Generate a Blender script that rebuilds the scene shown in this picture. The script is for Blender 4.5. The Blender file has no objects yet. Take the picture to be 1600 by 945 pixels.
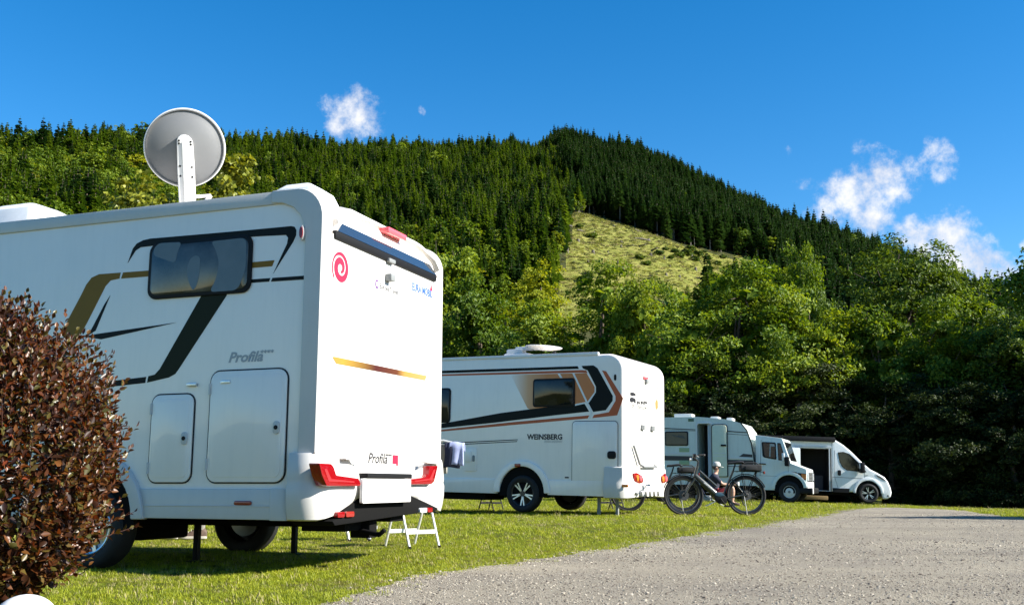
import bpy, bmesh, math, random
import numpy as np
from mathutils import Vector, Matrix, Quaternion, noise
random.seed(7); RNG = np.random.default_rng(7)
scene = bpy.context.scene
COL = scene.collection
R = math.radians

# ------------------------------------------------------------------ camera
FPX, CXP, CYP, CAMH = 1616.0, 800.0, 472.5, 0.67      # focal length and centre measured on the 1600 px wide photo
PITCH = math.atan((757 - CYP) / FPX)
SP, CP = math.sin(PITCH), math.cos(PITCH)
cam_d = bpy.data.cameras.new('camera'); cam = bpy.data.objects.new('camera', cam_d); COL.objects.link(cam)
cam.location = (0, 0, CAMH); cam.rotation_euler = (math.pi / 2 + PITCH, 0, 0)
cam_d.sensor_width = 36.0; cam_d.lens = 36.0 * FPX / 1600.0; cam_d.clip_start = 0.05; cam_d.clip_end = 6000
scene.camera = cam

# ------------------------------------------------------------------ light, sky, exposure
SUN_AZ = Vector((0.967, -0.255)).normalized(); SUN_EL = R(31)
SUN = Vector((SUN_AZ.x * math.cos(SUN_EL), SUN_AZ.y * math.cos(SUN_EL), math.sin(SUN_EL)))
sl = bpy.data.lights.new('sun', 'SUN'); sl.energy = 5.0; sl.angle = R(0.5); sl.color = (1.0, 0.95, 0.86)
so = bpy.data.objects.new('sun', sl); COL.objects.link(so)
so.rotation_euler = SUN.to_track_quat('Z', 'Y').to_euler(); so.location = (30, -10, 40)
scene.view_settings.view_transform = 'Standard'; scene.view_settings.look = 'None'
scene.view_settings.exposure = 1.45; scene.view_settings.gamma = 1.0; scene.view_settings.use_curve_mapping = False
scene.render.engine = 'CYCLES'; scene.cycles.use_denoising = True; scene.cycles.max_bounces = 6
scene.cycles.transparent_max_bounces = 8; scene.cycles.caustics_reflective = False; scene.cycles.caustics_refractive = False

def pxdir(px, py):
    u = (px - CXP) / FPX; v = (CYP - py) / FPX
    return Vector((u, CP - v * SP, SP + v * CP)).normalized()

def make_world():
    w = bpy.data.worlds.new('World'); scene.world = w; w.use_nodes = True
    nt = w.node_tree; N = nt.nodes; L = nt.links; N.clear()
    out = N.new('ShaderNodeOutputWorld'); bg = N.new('ShaderNodeBackground'); bg.inputs['Strength'].default_value = 0.077
    sky = N.new('ShaderNodeTexSky'); sky.sky_type = 'NISHITA'; sky.sun_disc = False
    sky.sun_elevation = SUN_EL; sky.sun_rotation = math.atan2(SUN.x, SUN.y)
    sky.altitude = 900; sky.air_density = 1.0; sky.dust_density = 0.25; sky.ozone_density = 2.2
    hs = N.new('ShaderNodeHueSaturation'); hs.inputs['Saturation'].default_value = 1.42; hs.inputs['Value'].default_value = 1.0
    L.new(sky.outputs[0], hs.inputs['Color'])
    tc = N.new('ShaderNodeTexCoord')
    # fair weather clouds: lumpy noise inside soft lobes, fixed in the sky by direction
    lobes = [(545,180,44,.9),(575,186,30,.8),(550,165,24,.55),(528,186,24,.6),(588,200,22,.55),(665,168,7,.5),
             (1318,305,44,1),(1300,322,36,.9),(1352,318,54,1),(1392,285,42,1),(1380,258,30,.7),(1350,240,30,.42),(1370,232,22,.5),
             (1462,250,32,.7),(1468,275,26,.66),(1452,228,16,.4),(1490,255,20,.42),(1258,284,15,.42),(1232,240,10,.35),
             (1445,372,36,1),(1482,380,48,1.05),(1515,408,50,1.05),(1555,420,34,1),(1408,366,18,.7),(1540,400,20,.6),(1600,380,12,.5),(1372,345,30,.9)]
    def math_(op, a, b=None):
        n = N.new('ShaderNodeMath'); n.operation = op
        for i, x in enumerate((a, b)):
            if x is None: continue
            if isinstance(x, (int, float)): n.inputs[i].default_value = x
            else: L.new(x, n.inputs[i])
        return n.outputs[0]
    nz0 = N.new('ShaderNodeTexNoise'); nz0.inputs['Scale'].default_value = 26; nz0.inputs['Detail'].default_value = 3
    L.new(tc.outputs['Generated'], nz0.inputs['Vector'])
    vs = N.new('ShaderNodeVectorMath'); vs.operation = 'SUBTRACT'; L.new(nz0.outputs['Color'], vs.inputs[0]); vs.inputs[1].default_value = (.5, .5, .5)
    vm = N.new('ShaderNodeVectorMath'); vm.operation = 'SCALE'; L.new(vs.outputs[0], vm.inputs[0]); vm.inputs['Scale'].default_value = 0.03
    va = N.new('ShaderNodeVectorMath'); va.operation = 'ADD'; L.new(tc.outputs['Generated'], va.inputs[0]); L.new(vm.outputs[0], va.inputs[1])
    tot = None
    for (px, py, r, s) in lobes:
        d = N.new('ShaderNodeVectorMath'); d.operation = 'DISTANCE'; L.new(va.outputs[0], d.inputs[0]); d.inputs[1].default_value = pxdir(px, py)
        f = math_('DIVIDE', d.outputs['Value'], r / FPX * 1.15)
        f = math_('SUBTRACT', 1.0, f)
        n = N.new('ShaderNodeMath'); n.operation = 'MULTIPLY'; n.use_clamp = True; L.new(f, n.inputs[0]); n.inputs[1].default_value = 1.6
        f = math_('MULTIPLY', n.outputs[0], s)
        if tot is None: tot = f
        else: tot = math_('MAXIMUM', tot, f)
    nz = N.new('ShaderNodeTexNoise'); nz.inputs['Scale'].default_value = 60; nz.inputs['Detail'].default_value = 10; nz.inputs['Roughness'].default_value = .68
    L.new(tc.outputs['Generated'], nz.inputs['Vector'])
    dens = math_('ADD', tot, math_('MULTIPLY', math_('SUBTRACT', nz.outputs['Fac'], .52), 2.6))
    dens = math_('MULTIPLY', dens, math_('MINIMUM', math_('MULTIPLY', tot, 4.0), 1.0))
    mr = N.new('ShaderNodeMapRange'); mr.interpolation_type = 'SMOOTHSTEP'; L.new(dens, mr.inputs['Value'])
    mr.inputs['From Min'].default_value = .05; mr.inputs['From Max'].default_value = 1.4
    nz2 = N.new('ShaderNodeTexNoise'); nz2.inputs['Scale'].default_value = 30; nz2.inputs['Detail'].default_value = 5
    L.new(tc.outputs['Generated'], nz2.inputs['Vector'])
    cr = N.new('ShaderNodeValToRGB'); L.new(nz2.outputs['Fac'], cr.inputs[0])
    cr.color_ramp.elements[0].position = .35; cr.color_ramp.elements[0].color = (3.3, 3.6, 4.3, 1)
    cr.color_ramp.elements[1].position = .62; cr.color_ramp.elements[1].color = (4.9, 4.95, 5.1, 1)
    mx = N.new('ShaderNodeMix'); mx.data_type = 'RGBA'; L.new(mr.outputs[0], mx.inputs['Factor'])
    L.new(hs.outputs[0], mx.inputs['A']); L.new(cr.outputs[0], mx.inputs['B'])
    L.new(mx.outputs['Result'], bg.inputs['Color']); L.new(bg.outputs[0], out.inputs['Surface'])
make_world()

# ------------------------------------------------------------------ helpers: objects and meshes
def tag(o, label=None, cat=None, group=None, kind=None):
    for k, v in (('label', label), ('category', cat), ('group', group), ('kind', kind)):
        if v: o[k] = v
    return o
def empty(name, loc, rot=(0, 0, 0)):
    o = bpy.data.objects.new(name, None); COL.objects.link(o); o.location = loc; o.rotation_euler = rot
    o.empty_display_size = 0.3
    return o
def link_mesh(name, me, parent=None, loc=(0, 0, 0), rot=(0, 0, 0), scale=(1, 1, 1)):
    o = bpy.data.objects.new(name, me); COL.objects.link(o); o.parent = parent
    o.location = loc; o.rotation_euler = rot; o.scale = scale
    return o
def np_mesh(name, V, T, mat=None):
    """triangles from numpy arrays"""
    me = bpy.data.meshes.new(name)
    V = np.asarray(V, np.float32); T = np.asarray(T, np.int32)
    me.vertices.add(len(V)); me.vertices.foreach_set('co', V.ravel())
    me.loops.add(T.size); me.loops.foreach_set('vertex_index', T.ravel())
    me.polygons.add(len(T)); me.polygons.foreach_set('loop_start', np.arange(0, T.size, 3, dtype=np.int32))
    me.update(calc_edges=True); me.validate()
    if mat: me.materials.append(mat)
    return me
def smooth(me, ang=35):
    me.polygons.foreach_set('use_smooth', [True] * len(me.polygons))
    me.set_sharp_from_angle(angle=R(ang))
class MB:
    """collects simple solids, then builds ONE mesh object"""
    def __init__(s): s.v = []; s.f = []
    def add(s, verts, faces):
        n = len(s.v); s.v += [tuple(p) for p in verts]; s.f += [[i + n for i in f] for f in faces]; return s
    def box(s, x0, x1, y0, y1, z0, z1):
        return s.add([(x0,y0,z0),(x1,y0,z0),(x1,y1,z0),(x0,y1,z0),(x0,y0,z1),(x1,y0,z1),(x1,y1,z1),(x0,y1,z1)],
                     [(0,3,2,1),(4,5,6,7),(0,1,5,4),(1,2,6,5),(2,3,7,6),(3,0,4,7)])
    def tube(s, pts, r, n=8, cap=True, r1=None):
        pts = [Vector(p) for p in pts]; rings = []; up = Vector((0, 0, 1)); prev = None
        for i, p in enumerate(pts):
            d = (pts[min(i + 1, len(pts) - 1)] - pts[max(i - 1, 0)])
            d = d.normalized() if d.length > 1e-9 else Vector((0, 0, 1))
            if prev is None:
                a = d.cross(up if abs(d.z) < .95 else Vector((1, 0, 0))).normalized()
            else:
                a = prev - d * prev.dot(d)
                a = a.normalized() if a.length > 1e-6 else d.orthogonal().normalized()
            prev = a; b = d.cross(a)
            if isinstance(r, (list, tuple)): rr = r[i]
            else: rr = r if r1 is None else r + (r1 - r) * i / max(1, len(pts) - 1)
            rings.append([p + (a * math.cos(2*math.pi*k/n) + b * math.sin(2*math.pi*k/n)) * rr for k in range(n)])
        vs = [q for ring in rings for q in ring]; fs = []
        for i in range(len(pts) - 1):
            for k in range(n):
                fs.append((i*n+k, i*n+(k+1) % n, (i+1)*n+(k+1) % n, (i+1)*n+k))
        if cap:
            fs.append(tuple(range(n - 1, -1, -1))); fs.append(tuple((len(pts)-1)*n + k for k in range(n)))
        return s.add(vs, fs)
    def ring(s, c, axis, R0, r, n=32, m=8, sx=1.0):
        """torus about an axis through c"""
        ax = Vector(axis).normalized(); a = ax.orthogonal().normalized(); b = ax.cross(a); c = Vector(c); vs = []; fs = []
        for i in range(n):
            t = 2*math.pi*i/n; d = a*math.cos(t) + b*math.sin(t)
            for k in range(m):
                q = 2*math.pi*k/m; vs.append(c + d*(R0 + r*math.cos(q)) + ax*(r*sx*math.sin(q)))
        for i in range(n):
            for k in range(m):
                fs.append((i*m+k, ((i+1) % n)*m+k, ((i+1) % n)*m+(k+1) % m, i*m+(k+1) % m))
        return s.add(vs, fs)
    def lathe(s, c, axis, prof, n=32, ref=None):
        """prof = [(radius, height along axis)]"""
        ax = Vector(axis).normalized(); a = Vector(ref).normalized() if ref else ax.orthogonal().normalized(); b = ax.cross(a); c = Vector(c)
        vs = []; fs = []; m = len(prof)
        for i in range(n):
            t = 2*math.pi*i/n; d = a*math.cos(t) + b*math.sin(t)
            for (rr, h) in prof: vs.append(c + d*rr + ax*h)
        for i in range(n):
            for k in range(m - 1):
                fs.append((i*m+k, ((i+1) % n)*m+k, ((i+1) % n)*m+k+1, i*m+k+1))
        return s.add(vs, fs)
    def prism(s, poly, fn, t0, t1):
        """poly 2-D points; fn(a, b, t) -> 3-D; solid between t0 and t1"""
        n = len(poly)
        vs = [fn(a, b, t0) for a, b in poly] + [fn(a, b, t1) for a, b in poly]
        fs = [tuple(range(n - 1, -1, -1)), tuple(range(n, 2*n))] + [(i, (i+1) % n, n + (i+1) % n, n + i) for i in range(n)]
        return s.add(vs, fs)
    def loft(s, rings, closed=True, caps=False):
        n = len(rings[0]); vs = [p for r_ in rings for p in r_]; fs = []
        for i in range(len(rings) - 1):
            for k in range(n if closed else n - 1):
                fs.append((i*n+k, i*n+(k+1) % n, (i+1)*n+(k+1) % n, (i+1)*n+k))
        if caps:
            fs.append(tuple(range(n - 1, -1, -1))); fs.append(tuple((len(rings)-1)*n + k for k in range(n)))
        return s.add(vs, fs)
    def mesh(s, name, mat=None, bevel=0, seg=2, ang=35, merge=True, bang=40):
        bm = bmesh.new(); bv = [bm.verts.new(p) for p in s.v]
        for f in s.f:
            try: bm.faces.new([bv[i] for i in f])
            except ValueError: pass
        if merge: bmesh.ops.remove_doubles(bm, verts=bm.verts, dist=1e-5)
        bmesh.ops.recalc_face_normals(bm, faces=bm.faces)
        if bevel:
            es = [e for e in bm.edges if len(e.link_faces) == 2 and e.calc_face_angle(0) > R(bang)]
            bmesh.ops.bevel(bm, geom=es, offset=bevel, segments=seg, profile=.6, affect='EDGES', clamp_overlap=True)
        me = bpy.data.meshes.new(name); bm.to_mesh(me); bm.free()
        if mat: me.materials.append(mat)
        smooth(me, ang)
        return me
    def obj(s, name, mat, parent=None, **k):
        return link_mesh(name, s.mesh(name, mat, **k), parent)
def copy_tree(o, parent=None):
    c = o.copy(); COL.objects.link(c); c.parent = parent
    for ch in list(o.children): copy_tree(ch, c)
    return c

# ------------------------------------------------------------------ helpers: materials
def mat(name, col, rough=.5, metal=0, noise_amt=0, noise_scale=8, bump=0, bump_scale=200, coat=0, spec=.5, emis=None, trans=0, ior=1.45, dirt=None):
    m = bpy.data.materials.new(name); m.use_nodes = True
    nt = m.node_tree; N = nt.nodes; L = nt.links; b = N['Principled BSDF']
    b.inputs['Base Color'].default_value = (*col, 1); b.inputs['Roughness'].default_value = rough; b.inputs['Metallic'].default_value = metal
    b.inputs['Specular IOR Level'].default_value = spec; b.inputs['Coat Weight'].default_value = coat; b.inputs['Coat Roughness'].default_value = .06
    b.inputs['Transmission Weight'].default_value = trans; b.inputs['IOR'].default_value = ior
    if emis: b.inputs['Emission Color'].default_value = (*emis[0], 1); b.inputs['Emission Strength'].default_value = emis[1]
    tc = N.new('ShaderNodeTexCoord')
    if noise_amt:
        n = N.new('ShaderNodeTexNoise'); n.inputs['Scale'].default_value = noise_scale; n.inputs['Detail'].default_value = 6; n.inputs['Roughness'].default_value = .6
        L.new(tc.outputs['Object'], n.inputs['Vector'])
        mr = N.new('ShaderNodeMapRange'); L.new(n.outputs['Fac'], mr.inputs['Value']); mr.inputs['From Min'].default_value = .3; mr.inputs['From Max'].default_value = .7
        mr.inputs['To Min'].default_value = 1 - noise_amt; mr.inputs['To Max'].default_value = 1 + noise_amt
        mx = N.new('ShaderNodeMix'); mx.data_type = 'RGBA'; mx.blend_type = 'MULTIPLY'; mx.inputs['Factor'].default_value = 1
        mx.inputs['A'].default_value = (*col, 1); L.new(mr.outputs[0], mx.inputs['B']); L.new(mx.outputs['Result'], b.inputs['Base Color'])
        last = mx
        if dirt:   # (colour, amount): thin streaky grime, stretched down the wall
            mp = N.new('ShaderNodeMapping'); mp.inputs['Scale'].default_value = (7, 7, .7); L.new(tc.outputs['Object'], mp.inputs['Vector'])
            n3 = N.new('ShaderNodeTexNoise'); n3.inputs['Scale'].default_value = 2.2; n3.inputs['Detail'].default_value = 7; n3.inputs['Roughness'].default_value = .65
            L.new(mp.outputs[0], n3.inputs['Vector'])
            r3 = N.new('ShaderNodeMapRange'); L.new(n3.outputs['Fac'], r3.inputs['Value']); r3.inputs['From Min'].default_value = .48; r3.inputs['From Max'].default_value = .8
            r3.inputs['To Max'].default_value = dirt[1]
            m3 = N.new('ShaderNodeMix'); m3.data_type = 'RGBA'; L.new(r3.outputs[0], m3.inputs['Factor']); L.new(mx.outputs['Result'], m3.inputs['A']); m3.inputs['B'].default_value = (*dirt[0], 1)
            L.new(m3.outputs['Result'], b.inputs['Base Color'])
    if bump:
        n2 = N.new('ShaderNodeTexNoise'); n2.inputs['Scale'].default_value = bump_scale; n2.inputs['Detail'].default_value = 4
        L.new(tc.outputs['Object'], n2.inputs['Vector'])
        bp = N.new('ShaderNodeBump'); bp.inputs['Strength'].default_value = bump; bp.inputs['Distance'].default_value = .01
        L.new(n2.outputs['Fac'], bp.inputs['Height']); L.new(bp.outputs[0], b.inputs['Normal'])
    return m
def leaf_mat(name, c0, c1, trans=.35, tcol=None, rough=.5, spec=.14, stops=()):
    """leaves differ one from the next (random per island) between c0 and c1; light shines through"""
    m = bpy.data.materials.new(name); m.use_nodes = True
    nt = m.node_tree; N = nt.nodes; L = nt.links; b = N['Principled BSDF']; out = N['Material Output']
    g = N.new('ShaderNodeNewGeometry'); oi = N.new('ShaderNodeObjectInfo')
    cr = N.new('ShaderNodeValToRGB'); L.new(g.outputs['Random Per Island'], cr.inputs[0])
    cr.color_ramp.elements[0].color = (*c0, 1); cr.color_ramp.elements[1].color = (*c1, 1)
    for p_, c_ in stops: cr.color_ramp.elements.new(p_).color = (*c_, 1)
    hs = N.new('ShaderNodeHueSaturation'); L.new(cr.outputs[0], hs.inputs['Color'])
    mr = N.new('ShaderNodeMapRange'); L.new(oi.outputs['Random'], mr.inputs['Value']); mr.inputs['To Min'].default_value = .7; mr.inputs['To Max'].default_value = 1.3
    L.new(mr.outputs[0], hs.inputs['Value'])
    mr2 = N.new('ShaderNodeMapRange'); L.new(oi.outputs['Random'], mr2.inputs['Value']); mr2.inputs['To Min'].default_value = .515; mr2.inputs['To Max'].default_value = .485
    L.new(mr2.outputs[0], hs.inputs['Hue'])
    L.new(hs.outputs[0], b.inputs['Base Color']); b.inputs['Roughness'].default_value = rough; b.inputs['Specular IOR Level'].default_value = spec
    t = N.new('ShaderNodeBsdfTranslucent')
    tm = N.new('ShaderNodeMix'); tm.data_type = 'RGBA'; tm.blend_type = 'MULTIPLY'; tm.inputs['Factor'].default_value = 1
    L.new(hs.outputs[0], tm.inputs['A']); tm.inputs['B'].default_value = (*(tcol or (1.5, 1.45, .7)), 1); L.new(tm.outputs['Result'], t.inputs['Color'])
    ms = N.new('ShaderNodeMixShader'); ms.inputs[0].default_value = trans
    L.new(b.outputs[0], ms.inputs[1]); L.new(t.outputs[0], ms.inputs[2]); L.new(ms.outputs[0], out.inputs['Surface'])
    return m

# ------------------------------------------------------------------ terrain
def ss(a, b, x):
    t = np.clip((np.asarray(x, float) - a) / (b - a), 0, 1); return t * t * (3 - 2 * t)
def gz(X, Y):
    """the campsite lawn: a low rise, tilting down to the right at the far end"""
    X = np.asarray(X, float); Y = np.asarray(Y, float)
    z = 0.12 * ss(8.5, 16, Y) * (1 - ss(60, 110, np.hypot(X, Y)))
    fall = -0.032 * np.clip(X - 7.5, 0, 22) * ss(20, 32, Y) * (1 - ss(60, 110, np.hypot(X, Y)))
    return z + fall
def gzf(X, Y): return float(gz(X, Y))
def ground_px(px, py):
    u = (px - CXP) / FPX; v = (CYP - py) / FPX; d = (u, CP - v * SP, SP + v * CP); z = 0
    for _ in range(25):
        t = (z - CAMH) / d[2]; z = .5 * z + .5 * gzf(d[0] * t, d[1] * t)
    return Vector((d[0] * t, d[1] * t, z))
SKY_PX = np.array([-900, -300, 0, 100, 180, 260, 350, 450, 560, 620, 700, 780, 850, 900, 950, 1000, 1050, 1100, 1150, 1200, 1250, 1300, 1350, 1400, 1500, 1580, 1700, 2000, 2600], float)
SKY_PY = np.array([330, 235, 203, 195, 190, 205, 205, 212, 220, 214, 222, 219, 196, 205, 221, 233, 250, 275, 298, 322, 343, 356, 372, 392, 432, 456, 480, 520, 600], float)
SKY_R = np.array([420, 470, 520, 540, 570, 600, 640, 700, 780, 820, 880, 930, 1000, 1020, 1020, 1020, 1020, 1000, 980, 960, 940, 920, 900, 880, 840, 800, 760, 700, 600], float)
TREE_H = 19.5
SKY_U = (SKY_PX - CXP) / FPX; SKY_V = (CYP - SKY_PY) / FPX
SKY_A = SKY_U / (CP - SKY_V * SP); SKY_E = (SP + SKY_V * CP) / np.hypot(SKY_U, CP - SKY_V * SP)
def hill(X, Y):
    X = np.asarray(X, float); Y = np.asarray(Y, float)
    r = np.hypot(X, Y); A = X / np.maximum(Y, 1)
    el = np.interp(A, SKY_A, SKY_E); Rr = np.interp(A, SKY_A, SKY_R)
    zr = Rr * el - TREE_H * .8; px = np.interp(A, SKY_A, SKY_PX)
    r0 = 150.0
    s = np.clip((r - r0) / (Rr - r0), 0, 3)
    up = zr * np.where(s < 1, s ** 1.12, 1 + .15 * (1 - np.exp(-(s - 1) * 3)) - .9 * (s - 1) ** 1.2 * .6)
    # folds and knolls
    nz = np.sin(X * .021 + 1.3) * np.sin(Y * .017) * 6 + np.sin(X * .051 + Y * .033) * 2.2
    # gully between the two woods
    gx = px - (835 + 75 * (1 - s)); up = up - 16 * np.exp(-(gx / 26) ** 2) * np.clip(s * 1.4 - .5, 0, 1)
    return np.maximum(up, -3) + nz * np.clip(s * 2.5, 0, 1) * np.clip(1.35 - s, 0, 1) - 1.5 * (s <= 0.02)
def project(X, Y, Z):
    z = Z - CAMH; d = Y * CP + z * SP; v = -Y * SP + z * CP
    return CXP + FPX * X / d, CYP - FPX * v / d
def in_poly(px, py, poly):
    px = np.asarray(px); py = np.asarray(py); ins = np.zeros(px.shape, bool); n = len(poly)
    for i in range(n):
        x0, y0 = poly[i]; x1, y1 = poly[(i + 1) % n]
        c = ((y0 > py) != (y1 > py)) & (px < (x1 - x0) * (py - y0) / (y1 - y0 + 1e-9) + x0); ins ^= c
    return ins
def node_ground(name, build):
    m = bpy.data.materials.new(name); m.use_nodes = True; nt = m.node_tree
    build(nt, nt.nodes, nt.links, nt.nodes['Principled BSDF']); return m
def nz(N, L, vec, scale, detail=6, rough=.6):
    n = N.new('ShaderNodeTexNoise'); n.inputs['Scale'].default_value = scale; n.inputs['Detail'].default_value = detail; n.inputs['Roughness'].default_value = rough
    L.new(vec, n.inputs['Vector']); return n.outputs['Fac']
def ramp(N, L, fac, stops):
    c = N.new('ShaderNodeValToRGB'); L.new(fac, c.inputs[0]); e = c.color_ramp.elements
    while len(e) < len(stops): e.new(.5)
    for i, (p, col) in enumerate(stops): e[i].position = p; e[i].color = (*col, 1)
    return c.outputs[0]
def mixc(N, L, fac, a, b, mode='MIX'):
    m = N.new('ShaderNodeMix'); m.data_type = 'RGBA'; m.blend_type = mode
    for s, x in (('Factor', fac), ('A', a), ('B', b)):
        if isinstance(x, (int, float)): m.inputs[s].default_value = x
        elif isinstance(x, tuple): m.inputs[s].default_value = (*x, 1)
        else: L.new(x, m.inputs[s])
    return m.outputs['Result']
def bumpn(N, L, b, h, strength, dist):
    bp = N.new('ShaderNodeBump'); bp.inputs['Strength'].default_value = strength; bp.inputs['Distance'].default_value = dist
    L.new(h, bp.inputs['Height']); L.new(bp.outputs[0], b.inputs['Normal'])
def _lawn(nt, N, L, b):
    tc = N.new('ShaderNodeTexCoord').outputs['Object']
    c = ramp(N, L, nz(N, L, tc, 30, 8, .75), [(.3, (.035, .04, .005)), (.5, (.085, .09, .009)), (.72, (.15, .14, .03))])
    c2 = ramp(N, L, nz(N, L, tc, 1.3, 5), [(.35, (.8, .95, .7)), (.65, (1.15, 1.05, 1.0))])
    L.new(mixc(N, L, 1.0, c, c2, 'MULTIPLY'), b.inputs['Base Color']); b.inputs['Roughness'].default_value = .8; b.inputs['Specular IOR Level'].default_value = .1
    bumpn(N, L, b, nz(N, L, tc, 45, 6, .8), .8, .04)
def _gravel(nt, N, L, b):
    tc = N.new('ShaderNodeTexCoord').outputs['Object']
    v = N.new('ShaderNodeTexVoronoi'); v.inputs['Scale'].default_value = 80; L.new(tc, v.inputs['Vector'])
    v2 = N.new('ShaderNodeTexVoronoi'); v2.inputs['Scale'].default_value = 190; L.new(tc, v2.inputs['Vector'])
    bw = N.new('ShaderNodeRGBToBW'); L.new(v.outputs['Color'], bw.inputs[0])
    bw2 = N.new('ShaderNodeRGBToBW'); L.new(v2.outputs['Color'], bw2.inputs[0])
    st = ramp(N, L, bw.outputs[0], [(.1, (.19, .165, .125)), (.36, (.42, .376, .3)), (.85, (.54, .495, .41))])
    st2 = ramp(N, L, bw2.outputs[0], [(.13, (.26, .23, .18)), (.5, (.425, .382, .308)), (.85, (.52, .475, .39))])
    c = mixc(N, L, nz(N, L, tc, 14, 4), st, st2)
    big = ramp(N, L, nz(N, L, tc, .55, 6, .65), [(.3, (.76, .75, .76)), (.7, (1.14, 1.12, 1.06))])
    mp = N.new('ShaderNodeMapping'); mp.inputs['Rotation'].default_value = (0, 0, 1.05); mp.inputs['Scale'].default_value = (.12, 1.0, 1); L.new(tc, mp.inputs['Vector'])
    tr = ramp(N, L, nz(N, L, mp.outputs[0], .9, 4, .55), [(.36, (.88, .87, .86)), (.6, (1.06, 1.05, 1.03))]); big = mixc(N, L, 1.0, big, tr, 'MULTIPLY')
    L.new(mixc(N, L, 1.0, c, big, 'MULTIPLY'), b.inputs['Base Color']); b.inputs['Roughness'].default_value = .85; b.inputs['Specular IOR Level'].default_value = .25
    m = N.new('ShaderNodeMath'); m.operation = 'ADD'; L.new(v.outputs['Distance'], m.inputs[0]); L.new(v2.outputs['Distance'], m.inputs[1])
    inv = N.new('ShaderNodeMath'); inv.operation = 'MULTIPLY'; inv.inputs[1].default_value = -1; L.new(m.outputs[0], inv.inputs[0])
    bumpn(N, L, b, inv.outputs[0], 1.0, .02)
def _hill(nt, N, L, b):
    tc = N.new('ShaderNodeTexCoord').outputs['Object']
    c = ramp(N, L, nz(N, L, tc, .07, 7, .7), [(.32, (.03, .035, .015)), (.55, (.05, .055, .02)), (.75, (.07, .06, .03))])
    L.new(c, b.inputs['Base Color']); b.inputs['Roughness'].default_value = .9; b.inputs['Specular IOR Level'].default_value = .05
    bumpn(N, L, b, nz(N, L, tc, .4, 6, .7), 1, 1.0)
def _clear(nt, N, L, b):
    tc = N.new('ShaderNodeTexCoord').outputs['Object']
    g = ramp(N, L, nz(N, L, tc, .16, 8, .72), [(.3, (.085, .105, .022)), (.45, (.18, .195, .045)), (.6, (.26, .25, .075)), (.78, (.28, .24, .12))])
    d = ramp(N, L, nz(N, L, tc, .5, 8, .75), [(.36, (.45, .4, .33)), (.56, (1.1, 1.1, 1.0))])
    L.new(mixc(N, L, .9, g, d, 'MULTIPLY'), b.inputs['Base Color']); b.inputs['Roughness'].default_value = .9; b.inputs['Specular IOR Level'].default_value = .05
    bumpn(N, L, b, nz(N, L, tc, .9, 8, .75), 1, .8)
M_LAWN = node_ground('lawn_grass', _lawn); M_GRAVEL = node_ground('gravel_stones', _gravel)
M_HILL = node_ground('forest_floor', _hill); M_CLEAR = node_ground('felled_slope', _clear)

# the ground: one sheet to the horizon, fine near the camera
def build_ground():
    rad = np.concatenate([[0.0], np.arange(1.0, 24, .5), np.arange(24, 60, 1.5), np.geomspace(60, 1800, 26)])
    n = 240; th = np.linspace(0, 2 * np.pi, n, endpoint=False)
    X = (rad[1:, None] * np.sin(th)).ravel(); Y = (rad[1:, None] * np.cos(th)).ravel()
    V = np.column_stack([np.r_[0, X], np.r_[0, Y], np.r_[0, gz(X, Y)]]); T = []
    for k in range(n): T.append((0, 1 + (k + 1) % n, 1 + k))
    for i in range(len(rad) - 2):
        a = 1 + i * n; b = a + n
        for k in range(n):
            k2 = (k + 1) % n; T += [(a + k, a + k2, b + k2), (a + k, b + k2, b + k)]
    me = np_mesh('ground', V, T, M_LAWN); smooth(me, 60)
    tag(link_mesh('ground', me), kind='structure')
build_ground()

# the gravel yard: its left edge and its far edge run as measured on the ground
EDGE_PX = [(300,990),(410,965),(520,944),(575,922),(620,906),(700,893),(800,880),(900,865),(1000,851),(1060,841),(1100,833),(1200,819.5),(1260,809),(1310,799),(1345,793.5)]
FAR_PX = [(1345,793.5),(1400,792.5),(1480,796),(1540,803),(1600,810),(1680,820)]
LEFT = [ground_px(*p) for p in EDGE_PX]; FARE = [ground_px(*p) for p in FAR_PX]
def densify(pts, step, amp, seed):
    out = []
    for a, b in zip(pts[:-1], pts[1:]):
        n = max(1, int((b - a).length / step))
        for i in range(n):
            p = a.lerp(b, i / n); w = noise.noise(Vector((p.x * 1.7, p.y * 1.7, seed))) * amp + noise.noise(Vector((p.x * 6, p.y * 6, seed + 3))) * amp * .5
            d = (b - a).normalized(); p = p + Vector((-d.y, d.x, 0)) * w; out.append(p)
    out.append(pts[-1]); return out
def build_gravel():
    poly = [Vector((LEFT[0].x - .3, 2.5, 0))] + densify(LEFT, .08, .17, 1.0) + densify(FARE, .3, .25, 5.0)[1:]
    last = poly[-1]; poly += [Vector((last.x + 6, last.y - 6, 0)), Vector((30, 2.5, 0))]
    bm = bmesh.new(); vs = [bm.verts.new((p.x, p.y, 0)) for p in poly]
    f = bm.faces.new(vs); bmesh.ops.triangulate(bm, faces=[f])
    for y in np.arange(3, 34, .8):
        bmesh.ops.bisect_plane(bm, geom=bm.verts[:] + bm.edges[:] + bm.faces[:], plane_co=(0, y, 0), plane_no=(0, 1, 0))
    for x in np.arange(-1, 30, 1.6):
        bmesh.ops.bisect_plane(bm, geom=bm.verts[:] + bm.edges[:] + bm.faces[:], plane_co=(x, 0, 0), plane_no=(1, 0, 0))
    bmesh.ops.triangulate(bm, faces=bm.faces[:])
    for v in bm.verts: v.co.z = gzf(v.co.x, v.co.y) + .008
    bmesh.ops.recalc_face_normals(bm, faces=bm.faces)
    me = bpy.data.meshes.new('gravel_yard'); bm.to_mesh(me); bm.free(); me.materials.append(M_GRAVEL); smooth(me, 60)
    if me.polygons[0].normal.z < 0: me.flip_normals()
    tag(link_mesh('gravel_yard', me), kind='structure')
    return [(p.x, p.y) for p in poly]
GRAVEL_POLY = build_gravel()

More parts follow.
